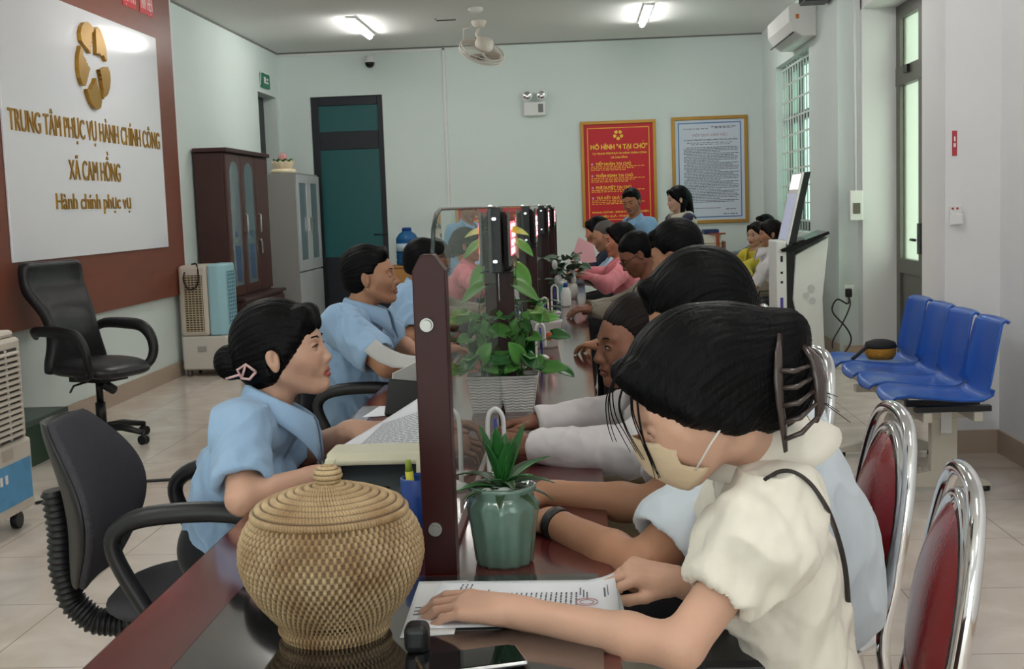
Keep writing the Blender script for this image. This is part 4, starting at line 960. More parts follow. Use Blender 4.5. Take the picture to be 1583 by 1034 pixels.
def human(name, label, o, group=None):
    """o: dict of joints. Builds Empty > body, clothing, hair."""
    A = {k: np.array(v, float) for k, v in o['j'].items()}
    H = o['head']; det = o.get('det', 1); sk = o.get('skin', 'mid'); fem = o.get('fem', False); g = o.get('girth', 1.)
    t = thing('person', label, 'person', (A['pv'][0], A['pv'][1], 0), 0, group)
    org = np.array([A['pv'][0], A['pv'][1], 0])
    S_ = Sdf(); head_sdf(S_, H, fem, o.get('noear', False))
    sh = (A['sl']+A['sr'])/2; nb = H.w(0, -.028, -.07)
    S_.cone(nb, A['nk'], (.047 if fem else .056)*H.k, (.052 if fem else .062), .02)
    ax = A['sl']-A['sr']; ax /= np.linalg.norm(ax)
    sp = sh-A['pv']; fw = np.cross(sp/np.linalg.norm(sp), ax); fw /= np.linalg.norm(fw)
    if fw@H.R[:, 1] < 0 and not o.get('noflip'): fw = -fw
    tk = .115*g
    for s in ('sl', 'sr'):
        S_.cone(A['nk']-np.array([0, 0, .03]), A[s], .045, .05, .03)
    spn = sp/np.linalg.norm(sp)
    S_.cone(sh-spn*.12+ax*.06, A['pv']+ax*.05, tk*.9, tk*.95, .03, 1, fw, .8)
    S_.cone(sh-spn*.12-ax*.06, A['pv']-ax*.05, tk*.9, tk*.95, .03, 1, fw, .8)
    al = (.043, .036, .025) if fem else (.050, .042, .028)
    al = [x*o.get('arm', 1.) for x in al]
    for s in 'lr':
        S_.cone(A['s'+s], A['e'+s], al[0], al[1], .02)
        mid = A['e'+s]*.7+A['w'+s]*.3
        S_.cone(A['e'+s], mid, al[1]*.97, al[1]*.98, .015); S_.cone(mid, A['w'+s], al[1]*.98, al[2], .015)
        h = o.get('h'+s)
        if h: hand_sdf(S_, A['w'+s], h['d'], h['n'], h.get('side', 1), h.get('curl', (.35, .35, .3)), h.get('tcurl', .3), h.get('k', 1.), h.get('fc'), h.get('spread', .06), h.get('tspread', .75))
    if 'kl' in A:
        for s in 'lr':
            hp = A['pv']+ax*(.08 if s == 'l' else -.08)
            S_.cone(hp, A['k'+s], .07, .05, .03); S_.cone(A['k'+s], A['a'+s], .048, .032, .02)
    pt = []; boxes = []
    def patch(lo, hi, vx):
        pt.append(netmesh(S_, lo, hi, vx, [(np.array(a)+.006, np.array(b)-.006-.5*vx) for a, b in boxes])); boxes.append((lo, hi))
    hv = {1: .0024, 2: .0034, 3: .006, 0: .0019}[det]
    hc = H.w(0, .01, -.01); patch(hc-.135, hc+.135, hv)
    for s in 'lr':
        h = o.get('h'+s)
        if h:
            d = np.array(h['d'], float); d /= np.linalg.norm(d); c = A['w'+s]+d*.085
            patch(c-.115, c+.115, h.get('vx', {0: .0022, 1: .0026, 2: .0036, 3: .006}[det]))
    al_ = [A[k] for k in A]+[H.c]; lo = np.min(al_, 0)-.17; hi = np.max(al_, 0)+.17
    patch(lo, hi, {0: .007, 1: .008, 2: .011, 3: .013}[det])
    body = mesh_from('body', pt, SK[sk], t, org, 1, attr=tone_fn(H))
    # eyes
    ei = MB()
    for s in (-1, 1):
        c = H.w(s*.031, .0852, -.0005); R = Matrix([list(r) for r in H.R])
        e = MB().ell(c-org, (.0105*H.k, .0045*H.k, (.0032 if o.get('eyes', 1) else .0012)*H.k), 14, R).build('eye', EYEB if det > 1 or not o.get('eyes', 1) else EYEW, t)
        if det <= 1 and o.get('eyes', 1): MB().ell(H.w(s*.031+.0, .0885, -.0005)-org, (.0048*H.k, .002*H.k, .0040*H.k), 12, R).build('iris', EYEB, e)
    if det <= 2 and not o.get('nobrow'):
        for s in (-1, 1):
            P_ = [H.w(s*x, y, z)-org for x, y, z in ((.014, .0915, .0195), (.026, .0905, .0245), (.038, .084, .0245), (.050, .072, .0195))]
            MB().tube(P_, [.0022, .0032, .003, .0012], 6, flat=.5).build('eyebrow', o.get('hairm', HAIRM), t)
            if fem or det < 1:
                P_ = [H.w(s*x, y, z)-org for x, y, z in ((.0195, .0875, .0025), (.029, .0905, .0048), (.039, .087, .004), (.047, .080, .0005))]
                MB().tube(P_, [.0012, .0022, .0024, .0012], 5).build('eyelash', EYEB, t)
    o['org'] = org; o['t'] = t; o['ax'] = ax; o['fw'] = fw; o['sh'] = sh; o['A'] = A; o['al'] = al; o['body'] = body
    return o
def hair(o, style='short', m=None, det=None, grow=1., noear=False):
    H = o['head']; k = H.k; R = H.R; det = o.get('det', 1) if det is None else det; m = m or o.get('hairm', HAIRM)
    S_ = Sdf()
    def E(c, r, kk=.012, op=1): S_.ell(H.w(*c), [x*k for x in r], R, kk, op)
    def C(a, b, ra, rb, kk=.012, op=1): S_.cone(H.w(*a), H.w(*b), ra*k, rb*k, kk, op)
    g = grow
    if style in ('short', 'crop'):
        q = .011 if style == 'short' else .004
        E((0, -.022, .036), (.074+q*g, .094+q*g, .084+q*1.2*g)); E((0, -.05, -.01), (.066+q*.6, .062+q*.6, .07), .02)
        if style == 'short': C((-.04, .05, .10), (.03, .062, .088), .018, .018, .02)
        E((0, .098, -.03), (.078, .078, .098), .012, -1)
        for s in (-1, 1): E((s*.085, .008, -.03), (.03, .026, .045), .008, -1); E((s*.06, .062, -.01), (.05, .04, .062), .01, -1)
        S_.cut(H.w(0, -.06, -.062), H.R@np.array([0, -.25, -1.]))
    elif style == 'bald':
        E((0, -.035, .01), (.08, .088, .07)); E((0, .09, .03), (.09, .09, .12), .01, -1); S_.cut(H.w(0, 0, .06), H.R@np.array([0, -.2, 1.])); S_.cut(H.w(0, -.06, -.06), H.R@np.array([0, 0, -1.]))
        for s in (-1, 1): E((s*.085, .008, -.03), (.03, .026, .045), .008, -1)
    else:
        q = .015*g
        E((0, -.022, .036), (.076+q, .094+q, .084+q)); E((0, -.052, -.012), (.07+q*.5, .066+q*.5, .078), .02)
        for s in (-1, 1):
            C((s*.03, .07, .085), (s*.074, .018, .005), .021, .019, .02); C((s*.074, .018, .005), (s*.066, -.03, -.045), .019, .02, .02)
        E((0, .098, -.045 if style == 'bun' else -.035), (.060 if style == 'bun' else .064, .074, .104), .01, -1)
        if not noear:
            for s in (-1, 1): E((s*.094, -.006, -.020), (.022, .022, .036), .006, -1)
        if style == 'bun':
            for s in (-1, 1): C((s*.055, .066, .06), (s*.0665, .044, .005), .012, .006, .012)
            C((-.04, .068, .070), (.04, .068, .070), .013, .013, .03); C((-.03, .079, .052), (.03, .079, .050), .011, .011, .02)
        if style == 'bun':
            E((0, -.142, -.002), (.042, .038, .042), .008); C((.0, -.10, -.02), (0, -.14, -.01), .03, .03, .015)
        if style == 'bigbun':
            E((0, -.118, .0), (.06, .055, .066), .03); E((0, -.112, -.05), (.054, .05, .062), .03); C((.01, -.10, .05), (-.005, -.165, .015), .05, .034, .025); C((0, -.165, .015), (0, -.15, -.05), .034, .026, .02); C((0, -.10, -.06), (0, -.135, -.055), .04, .03, .03)
        if style == 'long':
            C((0, -.10, .0), (.0, -.115, -.16), .055, .035, .03); C((.055, -.04, -.04), (.05, .01, -.22), .03, .016, .02); C((-.055, -.04, -.04), (-.05, .01, -.22), .03, .016, .02)
        if style == 'pony': C((0, -.10, .0), (0, -.12, -.10), .045, .025, .02)
        S_.cut(H.w(0, -.06, -.30 if style == 'long' else -.105), H.R@np.array([0, -.1, -1.]))
    c = H.w(0, -.04, -.03 if style == 'long' else .0); e = .27 if style == 'long' else .19
    vx = {0: .0026, 1: .0032, 2: .0042, 3: .0065}[det]
    def dp(v):
        q = H.l(v); a = np.arctan2(q[:, 0], q[:, 2]+.02)
        f = np.sin(a*46+4*np.sin(q[:, 1]*22))*.5+np.sin(a*83+1.7+5*np.sin(q[:, 1]*17+1))*.35+np.sin(a*23+2*np.sin(q[:, 1]*30+q[:, 2]*20))*.5
        return f*(.0011 if det < 2 else .0008)
    return mesh_from('hair', [netmesh(S_, c-e, c+e, vx)], m, o['t'], o['org'], 1, disp=dp)
def garment(o, kind, m, name='shirt', sleeve='short', vx=None, slack=.012, hem=.06, wr=.004, wseed=1, collar=True, neck=.072, puff=0., loose=0., back=None):
    A = o['A']; ax, fw, sh = o['ax'], o['fw'], o['sh']; g = o.get('girth', 1.); det = o.get('det', 1); fem = o.get('fem', False); al = o['al']
    up = sh-A['pv']; up /= np.linalg.norm(up); S_ = Sdf(); tk = .115*g
    hw = .085 if fem else .105
    ch = sh-up*.13
    for s in (-1, 1):
        S_.cone(ch+ax*s*hw*.75, A['pv']+up*.02+ax*s*.055, tk*.98+slack, tk*(.98 if not fem else .9)+slack+loose, .05, 1, fw, .82)
        S_.cone(A['nk']-up*.05, A['sl' if s > 0 else 'sr'], .055+slack, .052+slack, .035)
    if fem:
        for s in (-1, 1): S_.ell(ch+ax*s*.065+fw*.075-up*.0, (.055, .055, .055), None, .04)
    if back: S_.cone(back[0], back[1], back[2], back[3], .06)
    cuff = []; S0 = S_; S_ = Sdf(); SL = S_
    for s in 'lr':
        a, b, w = A['s'+s], A['e'+s], A['w'+s]
        if sleeve == 'short':
            e = a+(b-a)*.70; S_.cone(a, e, al[0]+slack*1.1, al[0]+slack*1.3, .03); cuff.append((e, (b-a)/np.linalg.norm(b-a), al[0]))
        elif sleeve == 'long':
            e = w-(w-b)/np.linalg.norm(w-b)*.0
            S_.cone(a, b, al[0]+slack, al[1]+slack*1.1, .03); S_.cone(b, e, al[1]+slack*1.1, al[2]+slack*.8, .03); cuff.append((e, (w-b)/np.linalg.norm(w-b), al[2]))
        elif sleeve == 'puff':
            e = a+(b-a)*.50; m1 = a+(b-a)*.22
            S_.cone(a, m1, .060, .082, .04); S_.cone(m1, e, .082, .062, .03); cuff.append((e+(b-a)/np.linalg.norm(b-a)*.02, (b-a)/np.linalg.norm(b-a), al[0]))
    for e, d, r in cuff:
        S_.cone(e-d*.012, e+d*.10, r+.005, r+.005, .003, -1); S_.ell(e+d*(.062), (.062, .062, .062), None, .003, -1) if False else None
    for (e, d, r) in cuff:
        # trims the sleeve flat at its end by removing a short stout segment beyond it
        S_.cone(e+d*.092, e+d*.13, .088, .088, .003, -1)
    S_ = S0.grp(SL, .03)
    # neck opening
    nd = A['nk']-up*.0; S_.cone(nd+up*.028+fw*.012, nd+up*.16+fw*.02, neck*.82, neck*1.1, .006, -1)
    S_.cone(nd+up*.03+fw*.05, nd-up*(.05 if collar else .03)+fw*.115, .040, .014, .008, -1)
    S_.cut(A['pv']-up*hem, -up)
    vx = vx or {0: .0045, 1: .0055, 2: .007, 3: .010}[det]
    pts = [A[k] for k in ('sl', 'sr', 'el', 'er', 'pv', 'nk')]+([A['wl'], A['wr']] if sleeve == 'long' else [])
    if back: pts += [np.array(back[0]), np.array(back[1])]
    lo = np.min(pts, 0)-.21; hi = np.max(pts, 0)+.21
    def dp(v): 
        f = folds(v, wseed, 30, (1, 1, .6)); f2 = folds(v, wseed+5, 75, (1, 1, .8))
        return wr*(.9*(1-2.2*np.minimum(np.abs(f), .7))+f2*.28)
    ob = mesh_from(name, [netmesh(S_, lo, hi, vx)], m, o['t'], o['org'], 1, disp=dp)
    if collar:
        nk = A['nk']; mb = MB(); up_ = up*.55+np.array([0, 0, .45]); up_ /= np.linalg.norm(up_)
        R_ = (neck*.84)
        def cf(u, v):
            a = (u-.5)*2*PI*.90+PI
            dirv = ax*math.sin(a)+fw*math.cos(a); pt_ = abs(u-.5)*2
            hgt = .036+.004*math.sin(v*PI)
            if v < .45: q = v/.45; r = R_*(1.08-.02*q); z = .004+hgt*q
            else: q = (v-.45)/.55; r = R_*(1.06+.26*q+.12*q*pt_**3); z = .004+hgt-(.038+.070*pt_**4)*q*q-.004*q
            z -= .040*max(0, (pt_-.15)/.85)**1.3; r += .004+.016*pt_*(v > .45)*(v-.45)/.55
            return V(nk+dirv*r*(1-.0*pt_)+up_*(z-.018*(1-pt_)*0)-fw*.0-up*.0+fw*(.012+.034*pt_**2)+up_*.006)-V(o['org'])
        mb.grid(cf, 40, 9)
        mb.build('collar', m, o['t'] if False else ob, solid=.0035)
    return ob
def trousers(o, m, name='trousers', vx=None, slack=.012, skirt=False):
    A = o['A']; ax = o['ax']; S_ = Sdf(); det = o.get('det', 1); g = o.get('girth', 1.)
    for s in (-1, 1):
        hp = A['pv']+ax*s*.075; k, a = ('kl', 'al') if s > 0 else ('kr', 'ar')
        S_.cone(A['pv']+ax*s*.06+np.array([0, 0, .06]), hp, .10*g, .115*g, .05)
        S_.cone(hp, A[k], .098, .064+slack, .03); S_.cone(A[k], A[a]+np.array([0, 0, .02]), .062+slack, .045+slack, .03)
    pts = [A[k] for k in ('kl', 'kr', 'al', 'ar', 'pv')]; lo = np.min(pts, 0)-.18; hi = np.max(pts, 0)+.2
    ob = mesh_from(name, [netmesh(S_, lo, hi, vx or {0: .009, 1: .009, 2: .012, 3: .015}[det])], m, o['t'], o['org'], 1, disp=lambda v: .003*folds(v, 3, 22))
    for s in ('l', 'r'):
        a = A['a'+s]-o['org']; f = A['k'+s]-A['pv']; f = np.array([f[0], f[1], 0]); f = f/max(np.linalg.norm(f), 1e-3) if np.linalg.norm(f) > .15 else np.array(o['toe'])
        sh_ = MB().tube([a+f*-.05+np.array([0, 0, -a[2]+.035]), a+f*.03+np.array([0, 0, -a[2]+.045]), a+f*.12+np.array([0, 0, -a[2]+.033]), a+f*.19+np.array([0, 0, -a[2]+.024])], [.034, .044, .042, .028], 12, flat=.9)
        sh_.build('shoe', o.get('shoe', BLACKP), t_ := o['t'])
    return ob
def seated(px, py, face, hd, lean=.0, seat=.46, sw=.2, knee=.43, kz=.52, spread=.09, dk=(0, 0), up=None):
    """joints for a sitter whose pelvis is above (px, py); face: heading angle"""
    f = np.array([math.cos(face), math.sin(face), 0]); r = np.array([f[1], -f[0], 0])
    pv = np.array([px, py, seat+.11]); J = {'pv': pv}
    sh = pv+np.array([0, 0, .43 if up is None else up])+f*lean
    J['nk'] = sh+np.array([0, 0, .075])+f*.0; J['sr'] = sh+r*sw*.9; J['sl'] = sh-r*sw*.9
    for s, q in (('r', 1), ('l', -1)):
        kn = pv+f*knee+r*q*spread*1.2; kn[2] = kz; J['k'+s] = kn; an = kn+f*.02; an[2] = .09; J['a'+s] = an
    return J
# ------------------------------------------------------------------ people
def a3(px, py, Y): return np.array(at(px, py, Y=Y))
def arr(*x): return np.array(x, float)
LBLUE = cloth('light_blue_shirt', (148, 178, 210)); NAVYT = cloth('black_trousers', (20, 20, 26), bump=.15)
import time as _t; _t0 = _t.time()
# --- woman in the blue shirt (staff, left)
J = seated(-.90, 2.98, 0, None)
J.update(nk=a3(415, 632, 2.93), sr=a3(372, 662, 2.81), sl=a3(402, 655, 3.08), er=a3(374, 772, 2.64), wr=a3(492, 735, 2.80), el=a3(470, 700, 3.15), wl=a3(546, 664, 3.02))
J['pv'] = arr(-.905, 2.98, .58)
wa = human('person', 'woman in a light blue shirt with her black hair in a bun, holding a paper', dict(j=J, head=Head(a3(441, 543, 2.93), -.04, .15, .0, 1.0), det=0, skin='fair', fem=True, girth=.88, eyes=0,
    hr=dict(d=(.8, .4, -.1), n=(0, 0, 1), side=-1, k=.9), hl=dict(d=(1, -.25, .02), n=(.1, -.35, .9), side=1, k=.92, curl=(.55, .5, .3), tcurl=.1, tspread=.35)))
hair(wa, 'bun'); garment(wa, 'shirt', LBLUE, 'shirt', 'short', vx=.0045, slack=.017, hem=-.04, wr=.008, loose=.015, neck=.07); trousers(wa, NAVYT)
cl = wa['head']; bc = [V(cl.w(*p)-wa['org']) for p in ((.082, -.055, -.03), (.085, -.075, -.008), (.078, -.10, -.018), (.075, -.095, -.04), (.08, -.075, -.045), (.082, -.055, -.03))]
PINKP = mat('pink_clear_plastic', srgb(206, 168, 168), .2)
MB().tube(bc, .0035, 8, closed=False).tube([bc[1], bc[3]], .003, 8).tube([V(cl.w(.077, -.095, -.03)-wa['org']), V(cl.w(.07, -.135, -.035)-wa['org'])], .003, 8).build('hair_clip', PINKP, wa['t'])
# --- man in the blue shirt (staff)
J = seated(-.93, 4.92, 0, None)
J.update(nk=a3(556, 480, 4.9), sr=a3(527, 503, 4.70), sl=a3(568, 500, 5.10), er=a3(598, 566, 4.55), wr=a3(655, 580, 4.72), el=a3(614, 532, 5.2), wl=a3(652, 548, 5.0))
mbm = human('person', 'man with short black hair in a light blue shirt, sitting at the desk in profile', dict(j=J, head=Head(a3(574, 427, 4.9), -.02, .06, 0, 1.0), det=1, skin='mid', girth=1.02, arm=1.05,
    hr=dict(d=(.9, .3, -.1), n=(0, 0, 1), side=-1), hl=dict(d=(.9, -.2, -.1), n=(0, 0, 1), side=1)))
hair(mbm, 'short'); garment(mbm, 'shirt', LBLUE, 'shirt', 'short', slack=.020, hem=.0, wr=.009, loose=.02, wseed=4); trousers(mbm, NAVYT)
# --- third member of staff, mostly behind the near post
J = seated(-.95, 6.2, 0, None)
J.update(nk=a3(645, 448, 6.2), sr=a3(632, 462, 6.0), sl=a3(655, 458, 6.4), er=a3(637, 520, 5.9), wr=a3(680, 520, 6.1), el=a3(670, 500, 6.5), wl=a3(700, 505, 6.3))
mc = human('person', 'third staff member in light blue, mostly hidden behind the nearest dark post', dict(j=J, head=Head(a3(660, 408, 6.2), 0, -.1), det=2, skin='mid'))
hair(mc, 'short'); garment(mc, 'shirt', LBLUE, 'shirt', 'short', slack=.022, hem=.0, wr=.006, wseed=9); trousers(mc, NAVYT)
# --- woman in the cream dress (nearest)
CREAMC = cloth('cream_cotton', (222, 216, 204), bump=.2)
J = seated(.37, 2.03, PI, None)
J.update(nk=a3(1172, 700, 1.97), sl=a3(1205, 788, 1.82), sr=a3(1165, 760, 2.14), el=a3(1052, 1000, 1.71), wl=a3(794, 945, 1.835), er=a3(1130, 935, 2.17), wr=a3(1046, 898, 2.07))
J['pv'] = arr(.35, 2.03, .57)
w1 = human('person', 'woman in a cream puff-sleeved dress and face mask, bent over the papers nearest the camera', dict(j=J, head=Head(a3(1074, 617, 1.84), PI+.12, -.50, 0, 1.0), det=0, skin='fair', fem=True, girth=.86, eyes=0, arm=.94, nobrow=1, noear=1,
    hl=dict(d=(-.95, .30, .06), n=(.1, -.25, 1), side=1, k=1.0, curl=(.22, .3, .25), fc=[(.22, .35, .25), (.28, .38, .28), (.32, .4, .3), (.36, .4, .3)], tcurl=.5, tspread=.35, spread=.02),
    hr=dict(d=(-.92, -.2, .30), n=(-.2, -.35, .9), side=-1, k=.98, fc=[(.6, .5, .3), (.72, .55, .3), (.95, .6, .35), (1.1, .65, .4)], tcurl=.3, tspread=.35, spread=.17)))
hair(w1, 'bigbun', det=0, grow=1.1, noear=True)
def dress():
    return garment(w1, 'dress', CREAMC, 'dress', 'puff', vx=.0045, slack=.012, hem=.06, wr=.012, loose=.005, collar=False, neck=.07, wseed=11)
dress(); trousers(w1, CREAMC, 'skirt')
# broad flat collar
nk = w1['A']['nk']-w1['org']; axv, fwv = w1['ax'], w1['fw']; upv = w1['sh']-w1['A']['pv']; upv /= np.linalg.norm(upv)
def colf(u, v):
    a = (u-.5)*2*PI*.88+PI; dv = axv*math.sin(a)+fwv*math.cos(a); pt_ = abs(u-.5)*2
    w = .055+.02*math.sin(pt_*PI)+.012*max(0, 1-pt_*3)
    if v < .3: q = v/.3; r = .058+.006*q; z = .0+.028*q
    else: q = (v-.3)/.7; r = .064+w*q; z = .028-.010*q-(.062*q*q)*(abs(math.sin(a))*.9+.35)
    return V(nk+dv*r+upv*(z+.022)+fwv*.0)
MB().grid(colf, 44, 9).build('collar', CREAMC, w1['t'], solid=.003)
H = w1['head']
MASKM = mat('beige_mask', srgb(196, 174, 146), .8, bump=.15, bscale=200)
def maskf(u, v):
    x = (u-.5)*2; z = .002-.03*abs(x)-v*(.112-.055*abs(x)**1.5)
    rx = .066; a = x*1.25
    bul = .012*math.sin(PI*v)**.6+.008*(1-abs(x))**2*(1-v)
    y = .040+.062*math.cos(a)-.0*v+bul-(.022*max(0, v-.55)/.45)
    return V(H.w(rx*math.sin(a)*(1-.12*v), y, z+.0)-w1['org'])
MB().grid(maskf, 25, 15).build('face_mask', MASKM, w1['t'], solid=.0025)
for s in (-1, 1):
    MB().tube([H.w(s*.062, .062, -.03)-w1['org'], H.w(s*.077, .03, -.008)-w1['org'], H.w(s*.083, -.005, .018)-w1['org']], .0016, 6).tube([H.w(s*.057, .058, -.078)-w1['org'], H.w(s*.075, .02, -.05)-w1['org'], H.w(s*.083, -.015, -.03)-w1['org']], .0016, 6).build('mask_loop', WHITEP, w1['t'])
# claw clip
CLAW = mat('brown_claw_clip', srgb(58, 46, 44), .25, coat=.4)
cm = MB()
def hp(x, y, z): return V(H.w(x, y, z)-w1['org'])
cm.tube([hp(-.050, -.150, .03), hp(-.066, -.128, .005), hp(-.071, -.112, -.02), hp(-.070, -.098, -.05), hp(-.064, -.084, -.09), hp(-.052, -.072, -.125)], [.006, .009, .0105, .0095, .008, .005], 8, flat=.5)
cm.tube([hp(-.030, -.175, -.0), hp(-.045, -.178, -.03), hp(-.05, -.168, -.06), hp(-.048, -.150, -.095), hp(-.04, -.135, -.115)], [.006, .012, .015, .012, .005], 8, flat=.5)
for k in range(5): cm.tube([hp(-.070+.004*max(0, k-2), -.118+k*.010, -.01-k*.024), hp(-.079+.005*max(0, k-2), -.135+k*.008, -.02-k*.022), hp(-.060, -.162+k*.006, -.03-k*.018)], [.004, .0045, .003], 6)
cm.build('claw_clip', CLAW, w1['t'])
# loose strands
rr = random.Random(5)
for Yq, poly in ((1.80, ((962, 560), (947, 600), (950, 640), (966, 672), (986, 706))), (1.80, ((966, 590), (958, 625), (968, 660), (984, 690), (1000, 716))),
                 (1.79, ((975, 600), (976, 640), (990, 680), (1006, 720), (1012, 745))), (1.79, ((985, 610), (990, 650), (1000, 690), (1014, 722), (1026, 742))),
                 (1.79, ((955, 580), (941, 615), (944, 655), (956, 690)))):
    for _ in range(2):
        jx = rr.uniform(-5, 5); c_ = [np.array(at(x+jx*(.4+.3*i), y, Y=Yq+rr.uniform(-.006, .006))) for i, (x, y) in enumerate(poly)]
        c_ = [2*c_[0]-c_[1]]+c_+[2*c_[-1]-c_[-2]]; P_ = []
        for i in range(1, len(c_)-2):
            for q in range(5):
                t_ = q/5; P_.append(.5*((2*c_[i])+(c_[i+1]-c_[i-1])*t_+(2*c_[i-1]-5*c_[i]+4*c_[i+1]-c_[i+2])*t_*t_+(3*c_[i]-c_[i-1]-3*c_[i+1]+c_[i+2])*t_**3)-w1['org'])
        n_ = len(P_); MB().tube(P_, [.0014-.0009*i/n_ for i in range(n_)], 5).build('hair_strand', HAIRM, w1['t'])
for k in range(9):
    a = H.w(rr.uniform(-.03, .03), -.13, -.06); e = a+np.array([rr.uniform(.01, .08), rr.uniform(-.04, .04), rr.uniform(-.06, -.01)])
    MB().tube([a-w1['org'], (a+e)/2-w1['org']+arr(0, 0, .008), e-w1['org']], [.0012, .001, .0006], 4).build('hair_strand', HAIRM, w1['t'])
_w = w1['A']['wl']; 
# --- man in the pale T-shirt
TEE = cloth('pale_blue_tshirt', (200, 209, 218), bump=.15)
J = seated(.47, 2.55, PI, None)
J.update(nk=a3(1175, 612, 2.48), sl=a3(1172, 700, 2.30), sr=a3(1130, 650, 2.70), el=a3(990, 878, 2.17), wl=a3(852, 806, 2.39), er=a3(1012, 782, 2.58), wr=a3(845, 762, 2.66))
J['pv'] = arr(.47, 2.55, .57)
m2 = human('person', 'black-haired man in a pale blue T-shirt leaning over the counter behind the woman in cream', dict(j=J, head=Head(a3(1080, 494, 2.40), PI-.35, -.5, 0, 1.0), det=0, skin='mid', girth=1.0, arm=1.02, eyes=0,
    hl=dict(d=(-.75, .65, -.05), n=(0, 0, 1), side=1, k=1.0), hr=dict(d=(-.95, -.1, -.1), n=(0, 0, 1), side=-1, k=1.0)))
hair(m2, 'short', grow=1.3); garment(m2, 'tshirt', TEE, 'tshirt', 'short', vx=.005, slack=.022, hem=.05, wr=.006, loose=.03, collar=False, wseed=21, neck=.075, back=((.37, 2.48, .915), (.465, 2.50, .70), .115, .13))
trousers(m2, NAVYT)
wv = m2['A']['wl']; dv = V((-.75, .5, 0)).normalized(); wc_ = V(wv)-V(m2['org'])
fa_ = (V(m2['A']['wl'])-V(m2['A']['el'])).normalized(); MB().tube([wc_-fa_*.034, wc_-fa_*.010], .0345, 24, cap=True).build('wrist_watch', BLACKP, m2['t'])
# --- older man in the white shirt
WSH = cloth('white_dress_shirt', (214, 208, 210), bump=.3)
J = seated(.50, 3.5, PI, None)
J.update(nk=a3(1010, 590, 3.28), sl=a3(1062, 640, 3.08), sr=a3(1010, 600, 3.5), el=a3(975, 696, 3.02), wl=a3(826, 690, 3.06), er=a3(975, 640, 3.42), wr=a3(833, 652, 3.34))
m3 = human('person', 'older man in a white long-sleeved shirt, his lined face turned towards the desk', dict(j=J, head=Head(a3(979, 528, 3.24), PI+.32, -.08, 0, 1.0), det=0, skin='dark', girth=.95, hairm=HAIRB,
    hl=dict(d=(-.95, .25, .1), n=(.0, -.5, .8), side=1, k=.95, curl=(.6, .6, .4), vx=.003), hr=dict(d=(-.95, -.25, .0), n=(0, .3, .9), side=-1, k=.95, curl=(.5, .7, .5), vx=.003)))
hair(m3, 'crop', m=HAIRB, grow=2.2); garment(m3, 'shirt', WSH, 'shirt', 'long', slack=.018, hem=.02, wr=.006, wseed=31); trousers(m3, cloth('khaki_trousers', (128, 112, 88)))
for s in 'lr':
    a, b = m3['A']['e'+s], m3['A']['w'+s]; d_ = (b-a)/np.linalg.norm(b-a)
    MB().tube([V(b-d_*.055-m3['org']), V(b-d_*.028-m3['org']), V(b+d_*.004-m3['org'])], [.041, .040, .040], 24).build('cuff', WSH, m3['t'])
print('people main', _t.time()-_t0)
# --- the other visitors at the counter
def simple(px, py, Y, yaw, pitch, label, shirt, hairst, sk='mid', fem=False, det=2, hands=(), pxX=None, lean=.16, lng=True, hm=None, grow=1., hk=1., seat=.46, name='shirt', tr=None, noarm=False, nkoff=(.09, .0), arms=None, wseed=1, girth=1.):
    f = np.array([math.cos(yaw), math.sin(yaw), 0]); r = np.array([f[1], -f[0], 0]); c = a3(px, py, Y)
    J = {}; nk = c-f*nkoff[0]+np.array([0, 0, -.155]); J['nk'] = nk; sh = nk-np.array([0, 0, .06])-f*.02
    w = .155 if fem else .18
    J['sr'] = sh+r*w; J['sl'] = sh-r*w
    pv = np.array([sh[0], sh[1], 0])-f*lean; pv[2] = seat+.10; J['pv'] = pv
    for s, q in (('r', 1), ('l', -1)):
        kn = pv+f*.42+r*q*.11; kn[2] = .51; J['k'+s] = kn; an = kn+f*.02; an[2] = .09; J['a'+s] = an
        if arms: J['e'+s], J['w'+s] = arms[s]
        else:
            el = J['s'+s]+f*.17+r*q*.03+np.array([0, 0, -.2]); el[2] = max(el[2], .79); wr = el+f*.2-r*q*.10; wr[2] = .80; J['e'+s] = el; J['w'+s] = wr
    o = dict(j=J, head=Head(c, yaw, pitch, 0, hk), det=det, skin=sk, fem=fem, girth=girth, eyes=0 if pitch < -.3 else 1)
    if hm: o['hairm'] = hm
    if det <= 2:
        for s, q in (('r', -1), ('l', 1)): o['h'+s] = dict(d=(J['w'+s]-J['e'+s]), n=(0, 0, 1), side=q, k=.95)
    human('person', label, o); hair(o, hairst, grow=grow)
    garment(o, name, shirt, name, 'long' if lng else 'short', slack=.018, hem=.03, wr=.005, wseed=wseed, collar=det <= 2); trousers(o, tr or NAVYT)
    return o
m4 = simple(1043, 392, 5.2, PI-.35, -.35, 'man in a black shirt with thick black hair, fourth visitor from the camera', cloth('black_shirt', (26, 26, 30)), 'short', hk=1.03, grow=1.6, lng=False, nkoff=(.05, 0))
KHG = cloth('khaki_grey_shirt', (140, 132, 118))
m5 = simple(983, 393, 7.1, PI+.15, -.6, 'man in glasses and a khaki-grey shirt, head bowed over the counter', KHG, 'crop', sk='dark', grow=2.0, wseed=5)
H5 = m5['head']
for s in (-1, 1):
    c_ = [V(H5.w(s*.032+.022*math.cos(a), .099, .0+.015*math.sin(a))-m5['org']) for a in [2*PI*k/16 for k in range(16)]]
    MB().tube(c_, .0016, 5, closed=True).tube([H5.w(s*.054, .099, .004)-m5['org'], H5.w(s*.078, .02, .004)-m5['org'], H5.w(s*.08, -.01, -.004)-m5['org']], .002, 5).build('spectacle_frame', BLACKP, m5['t'])
PINKC = cloth('pink_jacket', (214, 128, 138), bump=.3)
f_ = a3(958, 370, 9.0)
